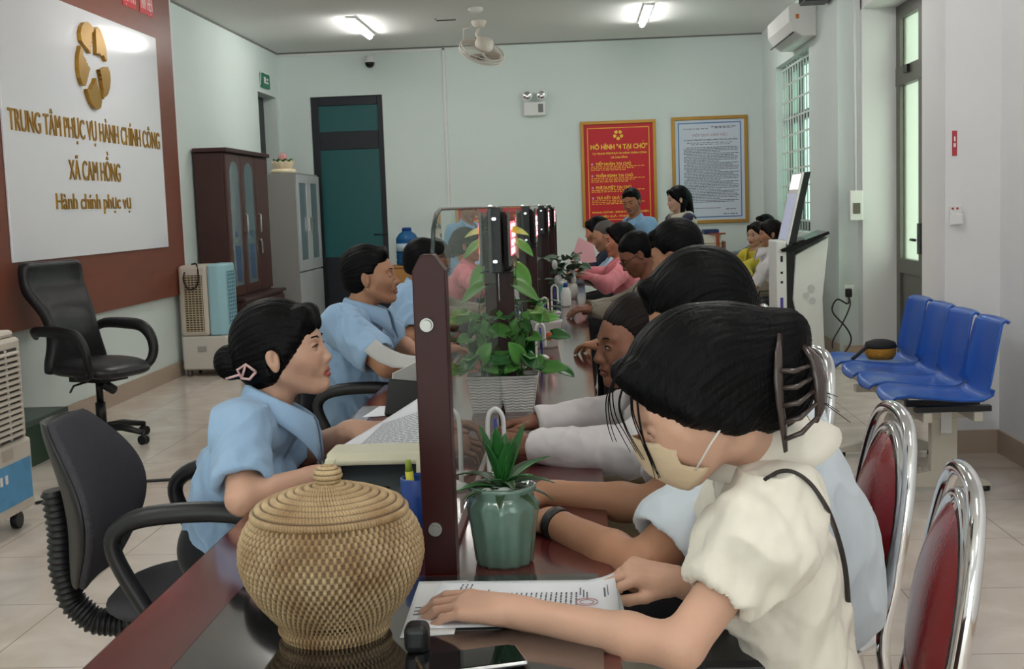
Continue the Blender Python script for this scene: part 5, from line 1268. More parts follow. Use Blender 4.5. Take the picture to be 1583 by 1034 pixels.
w6 = simple(958, 371, 9.0, PI+.05, -.1, 'woman in a pink jacket with both forearms on the counter', PINKC, 'pony', sk='mid', fem=True, wseed=8, name='jacket', nkoff=(-.0, 0), girth=1.1,
    arms={'l': (a3(938, 441, 8.6), a3(906, 428, 8.9)), 'r': (a3(935, 424, 9.3), a3(906, 420, 9.25))}, grow=.9)
p7 = simple(934, 365, 10.2, PI, -.3, 'visitor in a light blue shirt with thinning grey hair, behind the woman in pink', cloth('pale_shirt', (170, 196, 222)), 'crop', sk='mid', hm=HAIRG, det=3, wseed=12)
p8 = simple(922, 357, 11.2, PI, -.15, 'visitor in a navy jacket at the far end of the counter', cloth('navy_jacket', (34, 44, 66)), 'bun', sk='mid', det=3, fem=True, wseed=13, name='jacket')
# --- standing pair
def standing(px, py, Y, yaw, pitch, label, mshirt, hst, sk, fem, bodyyaw, hgt, name='shirt', roll=0., lean=(0, 0), arms=None, wseed=1, noflip=False, tr=NAVYT):
    f = np.array([math.cos(bodyyaw), math.sin(bodyyaw), 0]); r = np.array([f[1], -f[0], 0]); c = a3(px, py, Y); J = {}
    hf = np.array([math.cos(yaw), math.sin(yaw), 0])
    nk = c-hf*.03+arr(lean[0]*.2, lean[1]*.2, -.165); J['nk'] = nk; sh = nk+arr(lean[0]*.2, 0, -.06); w = .15 if fem else .18
    J['sr'] = sh+r*w; J['sl'] = sh-r*w; J['pv'] = sh+arr(lean[0], lean[1], -.42)
    for s, q in (('r', 1), ('l', -1)):
        J['k'+s] = J['pv']+r*q*.1+arr(0, 0, -.40); J['a'+s] = J['k'+s]+arr(0, 0, 0); J['a'+s][2] = .09; J['k'+s][2] = (J['pv'][2]+.09)/2
        J['e'+s] = J['s'+s]+r*q*.05+f*-.02+arr(0, 0, -.26); J['w'+s] = J['e'+s]+f*.12+arr(0, 0, -.2)
    if arms: J.update(arms)
    o = dict(j=J, head=Head(c, yaw, pitch, roll, 1.0), det=2, skin=sk, fem=fem, toe=f, noflip=noflip)
    for s, q in (('r', -1), ('l', 1)): o['h'+s] = dict(d=(J['w'+s]-J['e'+s]), n=r*(1 if s == 'r' else -1), side=q, k=.95)
    human('person', label, o); hair(o, hst, grow=1.2)
    garment(o, name, mshirt, name, 'long', slack=.022, hem=.06, wr=.006, wseed=wseed, loose=.02); trousers(o, tr)
    return o
s1 = standing(976, 312, 11.8, -PI/2-.45, -.22, 'smiling man in a light blue shirt standing in front of the red poster', cloth('sky_shirt', (126, 172, 206)), 'short', 'tan', False, PI+.5, 1.6, roll=-.12, lean=(.14, 0), wseed=15)
s2 = standing(1047, 308, 12.4, PI+.25, -.15, 'long-haired woman in a beige and navy jacket standing between the two posters', cloth('beige_jacket', (206, 196, 178)), 'long', 'fair', True, PI+.5, 1.55, name='jacket', wseed=17)
# navy sleeves and white hood of her jacket
A2 = s2['A']; NAVC = cloth('navy_sleeve', (36, 40, 66)); 
for s in 'lr':
    q = Sdf(); q.cone(A2['s'+s]+arr(0, 0, .015), A2['e'+s], .074, .062, .02); q.cone(A2['e'+s], A2['w'+s], .060, .046, .02)
    mesh_from('navy_sleeve', [netmesh(q, np.min([A2['s'+s], A2['e'+s], A2['w'+s]], 0)-.1, np.max([A2['s'+s], A2['e'+s], A2['w'+s]], 0)+.1, .008)], NAVC, s2['t'], s2['org'], 1, disp=lambda v: .004*folds(v, 4, 30))
q = Sdf(); q.cone(A2['nk']-s2['fw']*.06+s2['ax']*.07, A2['nk']-s2['fw']*.06-s2['ax']*.07, .045, .045, .02)
mesh_from('hood', [netmesh(q, A2['nk']-.2, A2['nk']+.2, .008)], mat('white_cloth', srgb(216, 214, 210), .8), s2['t'], s2['org'], 1)
# --- seated by the window
y1_ = simple(1169, 363, 12.4, PI+.75, -.05, 'seated woman in a yellow jacket by the window', cloth('yellow_jacket', (196, 176, 44)), 'pony', sk='fair', fem=True, det=2, hm=HAIRB, wseed=19, name='jacket', lean=.05, nkoff=(.0, 0),
    arms={'l': (a3(1150, 415, 12.1), a3(1160, 430, 11.9)), 'r': (a3(1152, 412, 12.5), a3(1156, 432, 12.2))})
w9 = simple(1190, 361, 11.6, PI+.1, -.05, 'seated visitor in a white jacket and khaki trousers, half hidden by the kiosk', cloth('white_jacket', (208, 204, 206)), 'bun', sk='mid', fem=True, det=2, hm=HAIRB, wseed=20, name='jacket', lean=-.02, nkoff=(.0, 0), tr=cloth('sand_trousers', (168, 156, 138)),
    arms={'l': (a3(1183, 415, 11.3), a3(1170, 440, 11.3)), 'r': (a3(1183, 412, 11.8), a3(1166, 438, 11.7))})
d9 = simple(1181, 350, 13.2, PI+.3, 0, 'dark-haired visitor seated behind the woman in yellow, only the top of the head showing', cloth('grey_shirt', (110, 112, 118)), 'short', sk='mid', det=3, wseed=22, lean=.0, nkoff=(0, 0))
WCH = []
def wait_chair(o, label):
    p = o['A']['pv']; h = o['head'].R[:, 1]; a = math.atan2(h[1], h[0])
    t = thing('waiting_chair', label, 'chair', (p[0], p[1], 0), a, 'black waiting chairs by the window')
    MB().box2((-.2, -.22, .40), (.24, .22, .44)).build('seat', BLACKP, t, bevel=.02); MB().box((-.235, 0, .68), (.03, .42, .34), Matrix.Rotation(-.15, 3, 'Y')).build('backrest', BLACKP, t, bevel=.02)
    for x in (-.18, .2):
        for y in (-.19, .19): MB().cyl((x, y, 0), (x, y, .40), .011).build('leg', CHROME, t)
wait_chair(y1_, 'black chair under the woman in yellow'); wait_chair(w9, 'black chair under the visitor in white'); d9['A']['pv'][0] -= .14; wait_chair(d9, 'black chair under the dark-haired visitor at the window')
hbag = thing('handbag', 'small black handbag on the lap of the visitor in the white jacket', 'bag', a3(1183, 470, 11.35))
MB().ell((0, 0, 0), (.10, .05, .075), 16).tube([(-.07, 0, .04), (-.05, 0, .12), (.05, 0, .12), (.07, 0, .04)], .007, 8).build('bag_body', BLACKP, hbag)
print('people all', _t.time()-_t0)
# ------------------------------------------------------------------ things on the counter
# rattan basket
bc_ = at(515, 900, Y=1.825); bc_.z = CZ+.0065
rb = thing('rattan_basket', 'round lidded rattan basket with a knob, nearest the camera on the counter', 'basket', bc_)
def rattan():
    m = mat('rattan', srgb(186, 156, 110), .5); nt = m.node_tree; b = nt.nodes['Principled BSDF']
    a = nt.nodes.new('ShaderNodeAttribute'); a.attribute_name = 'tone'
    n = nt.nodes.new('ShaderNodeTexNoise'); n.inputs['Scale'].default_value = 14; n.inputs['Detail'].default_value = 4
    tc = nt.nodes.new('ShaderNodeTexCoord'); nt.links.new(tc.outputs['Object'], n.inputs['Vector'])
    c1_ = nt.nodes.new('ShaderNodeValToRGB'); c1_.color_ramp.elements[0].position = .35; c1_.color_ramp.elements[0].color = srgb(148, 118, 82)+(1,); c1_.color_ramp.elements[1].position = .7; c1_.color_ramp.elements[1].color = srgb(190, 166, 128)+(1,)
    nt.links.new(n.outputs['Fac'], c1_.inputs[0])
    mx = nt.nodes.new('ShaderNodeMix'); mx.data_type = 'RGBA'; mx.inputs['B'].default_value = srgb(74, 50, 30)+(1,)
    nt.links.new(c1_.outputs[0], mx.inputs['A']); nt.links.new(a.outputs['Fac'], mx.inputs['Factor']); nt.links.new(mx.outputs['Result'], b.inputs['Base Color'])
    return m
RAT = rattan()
def weave(name, fn, nu, nv, parent):
    """fn(u, v) -> (point, normal, height 0..1) arrays; builds a closed-in-u displaced sheet"""
    U, W_ = np.meshgrid(np.arange(nu)/nu, np.arange(nv)/(nv-1)); U = U.ravel(); W_ = W_.ravel()
    P, Nn, h, amp = fn(U, W_); v = P+Nn*(h*amp)[:, None]
    j, i = np.meshgrid(np.arange(nv-1), np.arange(nu), indexing='ij'); i = i.ravel(); j = j.ravel(); k = (i+1) % nu
    f = np.stack([j*nu+i, j*nu+k, (j+1)*nu+k, (j+1)*nu+i], 1)
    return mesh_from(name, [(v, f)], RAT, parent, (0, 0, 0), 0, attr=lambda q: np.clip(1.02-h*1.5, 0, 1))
bp_ = np.array([(.074, 0), (.078, .004), (.083, .014), (.080, .022), (.092, .036), (.113, .062), (.130, .092), (.1375, .120), (.136, .146), (.128, .168), (.116, .184), (.108, .190)])
bs_ = np.concatenate([[0], np.cumsum(np.linalg.norm(np.diff(bp_, axis=0), axis=1))]); LB = bs_[-1]
def prof_at(p, s, S_):
    r = np.interp(s, S_, p[:, 0]); z = np.interp(s, S_, p[:, 1]); e = 1e-3
    dr = np.interp(s+e, S_, p[:, 0])-np.interp(s-e, S_, p[:, 0]); dz = np.interp(s+e, S_, p[:, 1])-np.interp(s-e, S_, p[:, 1]); L = np.hypot(dr, dz)+1e-9
    return r, z, dz/L, -dr/L
def body_fn(U, W_):
    sS = np.linspace(0, LB, 60); k = np.array([1, 2, 1])/4.; P2 = np.stack([np.convolve(np.pad(np.interp(sS, bs_, bp_[:, c]), 1, 'edge'), k, 'valid') for c in (0, 1)], 1)
    r, z, nr, nz = prof_at(P2, W_*LB, sS); a = U*2*PI
    rows, cols = 24, 78
    rr_ = W_*rows; ri = np.floor(rr_); rf = rr_-ri; sh = U*cols+.5*(ri % 2); cf = np.abs((sh % 1)-.5)*2
    strand = np.clip(1-(cf/.60)**2, 0, 1)**.5*np.clip(np.sin(rf*PI), 0, 1)**.35
    rod = .40*np.clip(1-((np.abs(rf)-.5)*2/.75)**2, 0, 1)**.5*0+.22*(np.sin(rf*PI))
    edge = .55*np.exp(-((rf-.02)/.13)**2)+.55*np.exp(-((rf-.98)/.13)**2)
    h = np.maximum(np.maximum(strand, rod), edge)
    return np.stack([r*np.cos(a), r*np.sin(a), z], 1), np.stack([nr*np.cos(a), nr*np.sin(a), nz], 1), h, .0058
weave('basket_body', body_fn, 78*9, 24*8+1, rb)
MB().lathe([(.07, .01), (.09, .03), (.128, .09), (.133, .13), (.122, .17), (.104, .188), (.02, .186)], (0, 0, 0), 48).build('lining', mat('dark_rattan', srgb(66, 44, 28), .8), rb)
lp_ = np.array([(.113, .186), (.117, .191), (.113, .198), (.095, .207), (.072, .216), (.045, .224), (.022, .229), (.012, .231)]); ls_ = np.concatenate([[0], np.cumsum(np.linalg.norm(np.diff(lp_, axis=0), axis=1))]); LL = ls_[-1]
def lid_fn(U, W_):
    r, z, nr, nz = prof_at(lp_, W_*LL, ls_); a = U*2*PI; rows = 9
    rr_ = W_*rows; ri = np.floor(rr_); rf = rr_-ri; cols = np.maximum(20, np.round(150*(1-.09*ri)))
    ph = U*cols+.55*rf+.3*ri; cf = np.abs((ph % 1)-.5)*2
    coil = np.clip(1-((rf-.5)*2)**2, 0, 1)**.5; h = coil*(.72+.28*np.clip(1-cf**2.5, 0, 1))-.25*(cf > .8)*coil
    return np.stack([r*np.cos(a), r*np.sin(a), z], 1), np.stack([nr*np.cos(a), nr*np.sin(a), nz], 1), np.clip(h, 0, 1), .0052
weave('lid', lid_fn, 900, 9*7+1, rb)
kp_ = np.array([(.010, .226), (.018, .230), (.013, .234), (.018, .240), (.0205, .248), (.017, .256), (.009, .260), (.001, .2605)]); ks_ = np.concatenate([[0], np.cumsum(np.linalg.norm(np.diff(kp_, axis=0), axis=1))]); LK = ks_[-1]
def knob_fn(U, W_):
    r, z, nr, nz = prof_at(kp_, W_*LK, ks_); a = U*2*PI; rr_ = W_*7; rf = rr_ % 1; cf = np.abs(((U*22+.6*rf) % 1)-.5)*2
    h = np.clip(1-((rf-.5)*2)**2, 0, 1)**.5*(.7+.3*(1-cf**2))
    return np.stack([r*np.cos(a), r*np.sin(a), z], 1), np.stack([nr*np.cos(a), nr*np.sin(a), nz], 1), h, .003
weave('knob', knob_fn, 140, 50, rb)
# green faceted pot with a dracaena
gp_ = at(781, 880, Y=2.205); gp_.z = CZ
gpt = thing('potted_plant', 'small spiky green plant with white pebbles in a glazed sea-green faceted pot', 'plant', gp_)
def gmod(a, r, z):
    k = 12; t_ = (a*k/(2*PI)) % 1; fac = 1-.085*(1-abs(t_-.5)*2)*(1 if z < .095 else .35)
    return r*fac*(1+.02*math.cos(a*k/2)*(z > .09))
gpt.scale = (1.14,)*3
POTG = mat('sea_green_glaze', srgb(98, 126, 114), .12, coat=.6, var=.25, vscale=22)
MB().lathe([(.01, 0), (.045, 0), (.047, .004), (.050, .03), (.0545, .065), (.0585, .088), (.0575, .098), (.0505, .108), (.0495, .113), (.0535, .122), (.0545, .128), (.050, .1285), (.047, .120)], (0, 0, 0), 84, mod=gmod).build('pot', POTG, gpt)
MB().lathe([(.048, .112), (.03, .117), (.002, .118)], (0, 0, 0), 24).build('soil', mat('dark_soil', srgb(46, 38, 30), .95, bump=.6), gpt)
r = random.Random(3)
PEB = mat('white_pebble', srgb(206, 208, 204), .5)
for k in range(9):
    a = r.uniform(0, 6.28); q = r.uniform(.015, .036)
    MB().ell((q*math.cos(a), q*math.sin(a), .121), (r.uniform(.007, .010), r.uniform(.006, .009), .006), 10).build('pebble', PEB, gpt)
MB().ell((.006, -.038, .125), (.011, .008, .007), 12).build('pebble', PEB, gpt); MB().ell((-.022, -.034, .124), (.010, .008, .006), 12).build('pebble', PEB, gpt)
LEAFG = mat('dracaena_leaf', srgb(34, 92, 38), .35, var=.35, vscale=30); LEAFD = mat('dark_leaf', srgb(46, 70, 42), .4, var=.3, vscale=25); LEAFP = mat('pothos_leaf', srgb(74, 128, 58), .4, var=.3, vscale=18)
def blade(c, a, tilt, L, W_, droop, m, parent, name='leaf', fold=.35):
    def f(u, v):
        w = W_*math.sin(PI*min(1, .10+v*.90))**.75*(u-.5)*2; t_ = tilt-droop*v*v
        s_ = v*L; x = s_*math.cos(tilt-droop*v*.5); z = s_*math.sin(tilt-droop*v*.62)
        return V(c)+Matrix.Rotation(a, 3, 'Z') @ V((x, w, z+fold*abs(w)))
    return MB().grid(f, 5, 12).build(name, m, parent, solid=.0012)
for k in range(10): blade((0, 0, .118), k*.63+.1, r.uniform(1.1, 1.42), r.uniform(.085, .115), .0115, r.uniform(.0, .25), LEAFG, gpt)
for k in range(12): blade((0, 0, .116), k*.524+.3, r.uniform(.45, .95), r.uniform(.075, .10), .0105, r.uniform(.5, 1.1), LEAFD if k % 2 else LEAFG, gpt)
for k in range(8): blade((0, 0, .118), k*.785, r.uniform(.15, .45), r.uniform(.07, .09), .0085, r.uniform(.5, .9), LEAFD, gpt)
# white square pot with pothos
wp_ = at(804, 640, Y=3.90); wp_.z = CZ
wpt = thing('potted_plant', 'climbing heart-leaved plant in a white ribbed square pot by the second post', 'plant', wp_)
def wpot(u, v):
    a = 2*PI*u+PI/4; c, s_ = math.cos(a), math.sin(a); q = 1/max(abs(c), abs(s_)); q = q*.93+.07*1.2
    w = (.043+.018*v); wav = .0012*math.sin(v*PI*26+1.4*math.sin(u*2*PI*4*3)) if .04 < v < .93 else .001*(v >= .93)*2
    return V(((w+wav)*q*c*1., (w+wav)*q*s_, .118*v))
MB().grid(wpot, 72, 90, closed_u=True).build('pot', mat('white_ceramic', srgb(208, 208, 206), .35), wpt, solid=.003)
MB().box2((-.05, -.05, .10), (.05, .05, .106)).build('soil', mat('dark_soil', (0, 0, 0)), wpt)
def heart(c, d, nrm, L, m, parent):
    d = V(d).normalized(); nrm = (V(nrm)-d*V(nrm).dot(d)).normalized(); s_ = d.cross(nrm)
    def f(u, v):
        w = L*.42*(math.sin(PI*min(1, v*.86+.14))**.8*(1-.25*v)+.1*(1-v))*(u-.5)*2 if v < .999 else 0
        x = L*(v-.14*(abs((u-.5)*2)**1.2)*(1-v)**2*1.6); return V(c)+d*x+s_*w+nrm*(.25*abs(w)-.16*L*v*v)
    return MB().grid(f, 7, 10).build('leaf', m, parent, solid=.001)
def px_(px, py, Y): return at(px, py, Y=Y)-wp_
LIME = mat('lime_leaf', srgb(150, 176, 36), .4); LF = [LEAFP, mat('pothos_leaf_bright', srgb(84, 150, 62), .35, var=.2, vscale=20), LEAFG]
r = random.Random(11); stem = MB()
hi_ = [((788, 356), (820, 360), 3.85, LIME), ((800, 376), (828, 394), 3.9, LF[1]), ((797, 415), (826, 446), 3.95, LF[1]), ((797, 440), (838, 462), 3.9, LF[0]), ((738, 442), (712, 452), 4.15, LF[0])]
base = V((0, 0, .11))
for (p0, p1, Y, m_) in hi_:
    a, b = px_(*p0, Y), px_(*p1, Y); heart(a, b-a, (-.25, -.35, .9), (b-a).length*.95, m_, wpt)
for chain in (((795, 580), (812, 530), (806, 470), (800, 440), (797, 415), (800, 376), (788, 356)), ((790, 580), (772, 530), (780, 480), (797, 440)), ((786, 580), (778, 540), (800, 470), (770, 440), (738, 442))):
    stem.tube([px_(x, y, 3.92) for x, y in chain], .0016, 5, cr=4)
for k in range(40):
    px = r.gauss(808, 28); py = r.uniform(478, 572); Y = r.uniform(3.80, 3.98)
    if px < 758: px = 770+r.random()*40
    c = px_(px, py, Y); dx = (px-803)/60; heart(c, (dx+r.uniform(-.3, .4), r.uniform(-.8, .1), r.uniform(-.7, .35)), (r.uniform(-.3, .3), -.6, .7), r.uniform(.045, .07), r.choice(LF), wpt)
    if k % 2 == 0: stem.tube([base+V((r.uniform(-.02, .02), r.uniform(-.02, .02), 0)), (base+c)/2+V((0, 0, .03)), c], .0015, 5)
stem.build('stem', LEAFP, wpt)
# second white pot with orange dots
q_ = at(846, 540, Y=5.65); q_.z = CZ
qpt = thing('potted_plant', 'leafy plant in a round white pot with an orange emblem on the counter', 'plant', q_)
MB().lathe([(.01, 0), (.05, 0), (.053, .01), (.068, .10), (.074, .115), (.074, .125), (.066, .125), (.06, .10)], (0, 0, 0), 36).build('pot', mat('white_pot', srgb(212, 210, 204), .35), qpt)
MB().lathe([(.02, .0), (.019, .002), (.001, .0025)], (.012, -.062, .058), 20, Matrix.Rotation(PI/2-.13, 3, 'X')).build('orange_emblem', mat('orange_paint', srgb(206, 84, 40), .4), qpt)
for k in range(16):
    a = r.uniform(0, 6.28); heart((.03*math.cos(a), .03*math.sin(a), .13+r.uniform(0, .09)), (math.cos(a), math.sin(a), r.uniform(-.2, .5)), (0, 0, 1), r.uniform(.05, .08), r.choice(LF), qpt)
# flowers far down the counter
f0 = at(878, 428, Y=8.6); f0.z = CZ
fl = thing('flower_arrangement', 'leafy arrangement with white flowers far down the counter', 'plant', f0)
MB().lathe([(.01, 0), (.06, 0), (.07, .05), (.06, .1), (.05, .1)], (0, 0, 0), 20).build('pot', mat('white_pot', (1, 1, 1)), fl)
r = random.Random(2); DKL = mat('eucalyptus_leaf', srgb(70, 98, 76), .5, var=.3, vscale=12)
for k in range(46):
    a = r.uniform(0, 6.28); q = r.uniform(.03, .13); z = r.uniform(.1, .30); heart((q*math.cos(a), q*math.sin(a), z), (math.cos(a), math.sin(a), r.uniform(-.4, .8)), (r.uniform(-1, 1), r.uniform(-1, 1), 1), r.uniform(.05, .09), DKL if k % 4 else LEAFD, fl)
for k in range(7):
    a = r.uniform(0, 6.28); q = r.uniform(.05, .12); MB().ell((q*math.cos(a), q*math.sin(a)-.03, r.uniform(.1, .26)), (.02, .02, .035), 10).build('white_flower', WHITEP, fl)
PKP = tag(MB().prism([(0, 0), (.22, .02), (.20, .16), (.08, .22)], lambda u, v, w: at(880, 410, Y=9.9)+V((u, w+v*.3, v)), 0, .004).build('pink_paper', mat('pink_paper', srgb(222, 168, 176), .8)), 'pink sheet standing among the flowers far down the counter', 'paper')
# bottles and white things near the pink jacket
TEAL = mat('teal_plastic', srgb(120, 190, 196), .15, trans=.4)
for k, (px, py, Y, m_, lb) in enumerate(((868, 436, 8.1, TEAL, 'pale teal bottle beside the flowers on the counter'), (874, 438, 7.9, WHITEP, 'white plastic bottle beside the teal bottle on the counter'))):
    p = at(px, py, Y=Y); p.z = CZ
    t = thing('bottle', lb, 'bottle', p)
    MB().lathe([(.01, 0), (.032, 0), (.034, .01), (.034, .09), (.02, .12), (.012, .125)], (0, 0, 0), 20).build('body', m_, t); MB().lathe([(.014, .122), (.014, .15), (.004, .152)], (0, 0, 0), 14).build('cap', WHITEP if k == 0 else mat('blue_cap', (0, 0, 1)), t)
def desk_pen(px, Y, h, label, X=None):
    p = at(px, 600, Y=Y); p.z = CZ
    t = thing('pen_stand', label, 'pen stand', p, 0, 'desk pen stands along the counter')
    MB().lathe([(.01, 0), (.036, 0), (.036, .008), (.02, .018), (.002, .02)], (0, 0, 0), 24).build('base', WHITEP, t)
    MB().tube([(-.018, 0, .015), (-.019, 0, h*.6), (-.017, 0, h*.9), (-.006, 0, h), (.006, 0, h), (.017, 0, h*.9), (.019, 0, h*.6), (.020, 0, h*.35)], .0055, 8, cr=4).build('coiled_cord', WHITEP, t)
    MB().tube([(.004, -.006, .02), (.002, -.006, h*.55), (0, -.006, h*.9)], [.005, .006, .004], 8).build('pen', mat('blue_pen', srgb(40, 48, 130), .35), t)
desk_pen(764, 2.80, .185, 'white and blue desk pen stand beside the spiky plant'); desk_pen(846, 6.4, .17, 'white desk pen stand beyond the white pot with the orange emblem'); desk_pen(862, 7.4, .17, 'white desk pen stand in front of the flowers'); 
desk_pen(838, 5.2, .15, 'white desk pen stand in front of the white pot with the orange emblem')
# ink print helper on sheets
INKP = mat('print_grey', srgb(96, 98, 108), .8)
def sheet(cs, label, lines=None, m=PAPER, name='paper_sheet', curl=None, base=None):
    """cs: four world corners tl, tr, br, bl"""
    cs = [V(c) for c in cs]
    def f(u, v, off=0.):
        p = cs[0].lerp(cs[1], u).lerp(cs[3].lerp(cs[2], u), v); n = (cs[1]-cs[0]).cross(cs[3]-cs[0]).normalized(); n = n if n.z > 0 else -n
        return p+n*(off+(curl(u, v) if curl else 0))
    o = MB().grid(lambda u, v: f(u, v), 14, 14).build(name, m, None, solid=.0006); tag(o, label, 'paper')
    if lines:
        mb = MB()
        for (u0, v0, u1, v1) in lines:
            mb.add([f(u0, v0, .0008), f(u1, v0, .0008), f(u1, v1, .0008), f(u0, v1, .0008)], [(0, 1, 2, 3)])
        mb.build('printed_text', INKP, o)
    return o
r = random.Random(8)
Zp = CZ+.0085
def zp(px, py, z=Zp): return at(px, py, Z=z)
ln = []
for k in range(30):
    u = .13+k*.027; 
    if u > .80: break
    a, b = .30, .93
    if k < 3: a, b = .08, .34
    elif k < 9: a, b = r.uniform(.2, .4), r.uniform(.5, .6)
    elif k % 6 == 5: b = .7
    v = a
    while v < b: w = r.uniform(.03, .08); ln.append((u, v, u+.009, min(b, v+w))); v += w+.012
for k in range(3): ln.append((.80+k*.018, .2+.05*k, .808+k*.018, .38+.05*k))
ln += [(.93, .25, .94, .45), (.95, .2, .955, .42)]
sheet([zp(648, 899, CZ+.0068), zp(724, 897, CZ+.0068), zp(702, 980, CZ+.0068), zp(618, 986, CZ+.0068)], 'pale printed sheet beside the basket, partly under the large document', [(.1, .5, .3, .52), (.1, .56, .32, .58), (.1, .62, .28, .64)], mat('cream_sheet', srgb(206, 206, 206), .7))
sheet([zp(930, 903, CZ+.0072), zp(953, 902, CZ+.0072), zp(972, 966, CZ+.0072), zp(945, 966, CZ+.0072)], 'greyish sheet edge showing under the right end of the document', None, mat('grey_sheet', srgb(176, 180, 182), .7))
doc = sheet([zp(684, 899), zp(950, 896), zp(961, 963), zp(634, 972)], 'white printed document with a red round stamp under the hands of the woman in cream', ln, curl=lambda u, v: .012*max(0, u-.88)/.12*(1-v)**2)
RST = mat('red_stamp', srgb(196, 150, 156), .7)
c0 = zp(907, 930, Zp+.002)
MB().tube([c0+V((.018*math.cos(a), .018*math.sin(a), 0)) for a in [2*PI*k/30 for k in range(30)]], .0009, 4, closed=True).tube([c0+V((.011*math.cos(a), .011*math.sin(a), 0)) for a in [2*PI*k/24 for k in range(24)]], .0007, 4, closed=True).build('round_stamp', RST, doc)
# paper held by the woman in blue
hp_ = [at(596, 648, Y=2.98), at(652, 612, Y=2.98), at(660, 692, Y=2.80), at(520, 694, Y=2.80)]
ln = [];
for k in range(17):
    v = .30+k*.037; a, b = .22+.0*k, .92
    u = a
    while u < b: w = r.uniform(.04, .1); ln.append((u, v, min(b, u+w), v+.012)); u += w+.012
sheet(hp_, 'printed sheet held up by the woman in the blue shirt', ln)
sheet([at(586, 628, Z=CZ+.002), at(622, 626, Z=CZ+.002), at(612, 642, Z=CZ+.002), at(560, 645, Z=CZ+.002)], 'white paper lying on the counter in front of the man in blue')
sheet([at(560, 628, Z=CZ+.001), at(588, 627, Z=CZ+.001), at(566, 650, Z=CZ+.001), at(540, 652, Z=CZ+.001)], 'clear plastic sleeve lying beside the white paper on the counter', None, mat('sleeve_grey', srgb(150, 148, 150), .2))
# curled white sheet and card by the man in blue
def ribbon(pts, label, Yt=.10):
    mb = MB(); n = len(pts)
    mb.grid(lambda u, v: V(pts[min(n-1, int(round(u*(n-1))))][0]).lerp(V(pts[min(n-1, int(round(u*(n-1))))][1]), v), n, 6)
    return tag(mb.build('curled_sheet', mat('grey_white_sheet', srgb(188, 188, 186), .6), None, solid=.0015), label, 'paper')
top = [(581, 524), (592, 533), (606, 541), (622, 547), (638, 550), (650, 550)]; bot = [(563, 542), (572, 551), (588, 561), (606, 568), (625, 569), (645, 566)]
ribbon([(at(a[0], a[1], Y=4.42), at(b[0], b[1], Y=4.36)) for a, b in zip(top, bot)], 'curved pale sheet held in front of the man in the blue shirt')
tag(MB().add([at(607, 577, Y=4.0), at(646, 558, Y=4.1), at(650, 600, Y=4.1), at(606, 598, Y=4.0)], [(0, 1, 2, 3)]).build('white_card', mat('pale_card', srgb(206, 208, 204), .6), None, solid=.004), 'white card standing behind the black desk device', 'card')
dv_ = at(628, 640, Y=3.62); dd = thing('desk_device', 'black desk device leaning on the counter behind the paper', 'device', V((dv_.x, dv_.y, CZ)))
MB().box((0.0, .02, .085), (.12, .022, .115), Matrix.Rotation(-.35, 3, 'X') @ Matrix.Rotation(.12, 3, 'Y')).box((0, .03, .03), (.05, .05, .06)).box((0, .02, .006), (.11, .09, .012)).build('body', BLACKP, dd, bevel=.008)
MB().box((-.02, .004, .045), (.03, .002, .006), Matrix.Rotation(-.35, 3, 'X')).build('mark', mat('plate_grey', (0, 0, 0)), dd)
# printer
pr_ = thing('office_printer', 'cream office machine with an open dark slot and grey tray, behind the basket', 'printer', (0, 0, 0))
X0, X1 = -.535, -.325
MB().prism([(2.48, .888), (2.49, .905), (2.585, .905), (2.60, .89), (2.60, .878), (2.48, .878)], lambda u, v, w: (w, u, v), X0, X1).build('top_cover', CREAMP, pr_, bevel=.008)
MB().box2((X0+.02, 2.585, .755), (X1-.01, 2.598, .878)).build('inner_body', BLACKG, pr_)
for x, q_ in ((X0, -.055), (X1-.022, .0)): MB().prism([(2.45, .752), (2.48, .895), (2.60, .895), (2.60, .752)], lambda u, v, w: (w+q_*(.895-v)/.143, u, v), x, x+.024).build('side_panel', CREAMP, pr_, bevel=.004)
MB().prism([(2.44, .755), (2.44, .785), (2.58, .858), (2.58, .755)], lambda u, v, w: (w, u, v), X0+.012, X1-.022).build('tray', mat('smoke_tray', srgb(92, 98, 102), .25), pr_)
for k in range(12): MB().box2((X0+.035+k*.014, 2.575, .866), (X0+.04+k*.014, 2.586, .876)).build('vent_slot', BLACKP, pr_)
tk_ = V((-.46, 2.48, .815))
tag(MB().tube([tk_+V((-.03, .02, .004)), tk_+V((.02, .025, .006)), tk_+V((.05, .03, .006))], [.007, .009, .006], 8, flat=.7).build('marker_pen', BLACKP), 'black marker lying on the grey tray of the office machine', 'pen')
# pen cup
pc = at(652, 815, Y=2.34); pc.z = CZ
cp = thing('pen_cup', 'blue pen cup beside the near post', 'cup', pc)
MB().lathe([(.01, 0), (.032, 0), (.036, .004), (.038, .132), (.036, .134), (.034, .128), (.031, .01)], (0, 0, 0), 32).build('cup', mat('blue_cup', srgb(22, 62, 140), .3), cp)
hl_ = thing('highlighter', 'yellow highlighter pen standing in the blue cup', 'pen', pc)
MB().tube([(-.012, .0, .03), (-.02, 0, .145)], [.008, .008], 10).build('barrel', mat('highlighter_yellow', srgb(206, 200, 60), .4), hl_)
MB().tube([(-.02, 0, .145), (-.0215, 0, .168)], [.0075, .005], 10).build('cap', mat('highlighter_green', srgb(150, 170, 60), .4), hl_)
MB().tube([(-.012, -.037, .01), (-.012, -.0385, .06), (-.006, -.045, .055), (-.002, -.0385, .02)], .004, 8).build('clear_clip', GLASS, cp)
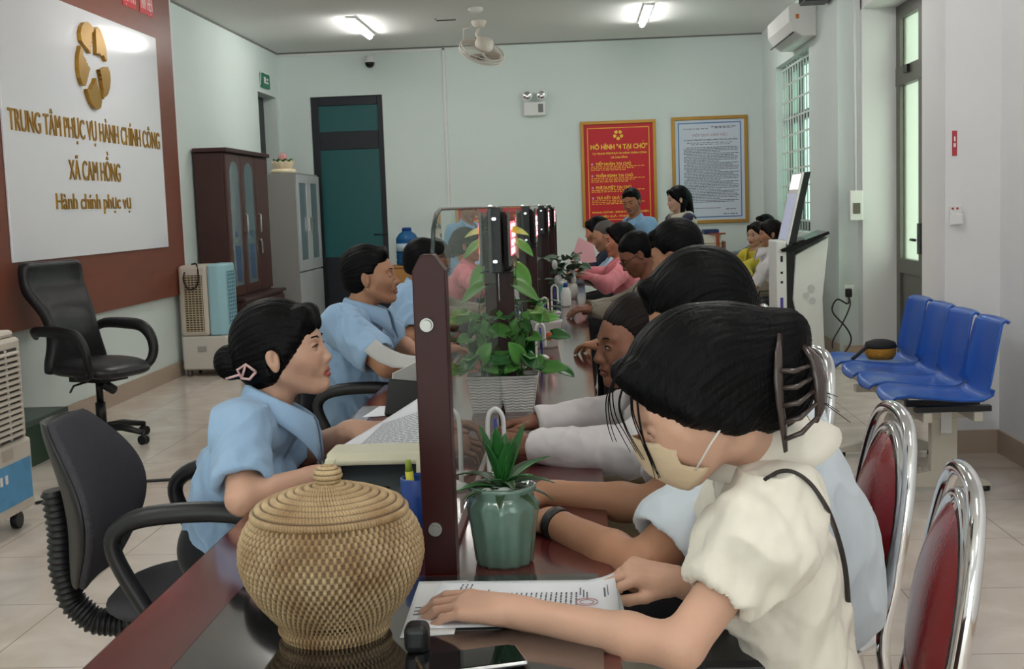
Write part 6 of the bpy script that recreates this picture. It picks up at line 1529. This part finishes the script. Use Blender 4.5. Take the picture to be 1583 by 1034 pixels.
# key fob and phone near the camera
kf = at(646, 1005, Z=CZ+.006); 
ko = thing('stamp_box', 'small black rounded box on the counter by the fingers of the woman in cream', 'box', kf)
MB().box((0, 0, .021), (.036, .04, .042)).build('body', BLACKP, ko, bevel=.011, seg=4)
ph = thing('smartphone', 'dark smartphone with a silver rim at the bottom edge of the picture', 'phone', at(728, 1022, Z=CZ+.012), .35)
MB().box((0, 0, .0), (.15, .073, .009)).build('rim', CHROME, ph, bevel=.004, seg=3)
MB().box((0, 0, .0048), (.143, .067, .001)).build('screen', mat('phone_screen', srgb(18, 19, 22), .04), ph)
ph.rotation_euler = (0.0, 0, .30)
# shoulder bag of the woman in cream
A1 = w1['A']; ax_, fw_ = w1['ax'], w1['fw']; sh_ = w1['sh']; up_ = (sh_-A1['pv'])/np.linalg.norm(sh_-A1['pv'])
sb = thing('shoulder_bag', 'black bag on the lap of the woman in cream, its thin strap over her shoulder', 'bag', (0, 0, 0))
def sp_(s_, b_, h_): return V(A1['pv']+up_*h_+ax_*s_-fw_*b_)
from mathutils.bvhtree import BVHTree
_dm = [c for c in w1['t'].children if c.name.startswith('dress')][0]; _og = V(w1['org'])
_bv = BVHTree.FromPolygons([v.co+_og for v in _dm.data.vertices], [tuple(p.vertices) for p in _dm.data.polygons])
def on_dress(px, py, yf):
    o_ = V((0, 0, EYE)); d_ = (at(px, py, Y=2.0)-o_).normalized(); h_ = _bv.ray_cast(o_, d_)
    return h_[0]-d_*.003 if h_[0] is not None else at(px, py, Y=yf)
MB().tube([on_dress(*q) for q in ((1184, 740, 1.8), (1200, 731, 1.8), (1218, 728, 1.8), (1236, 734, 1.81), (1252, 747, 1.82), (1266, 765, 1.83), (1279, 787, 1.84), (1289, 812, 1.86), (1298, 840, 1.88), (1305, 870, 1.9), (1309, 900, 1.92), (1311, 930, 1.95))], .0065, 6, flat=.5, cr=3).build('strap', mat('strap_black', srgb(44, 38, 36), .5), sb)
MB().box2((.16, 1.86, .56), (.30, 2.06, .68)).build('bag_body', BLACKP, sb, bevel=.02)
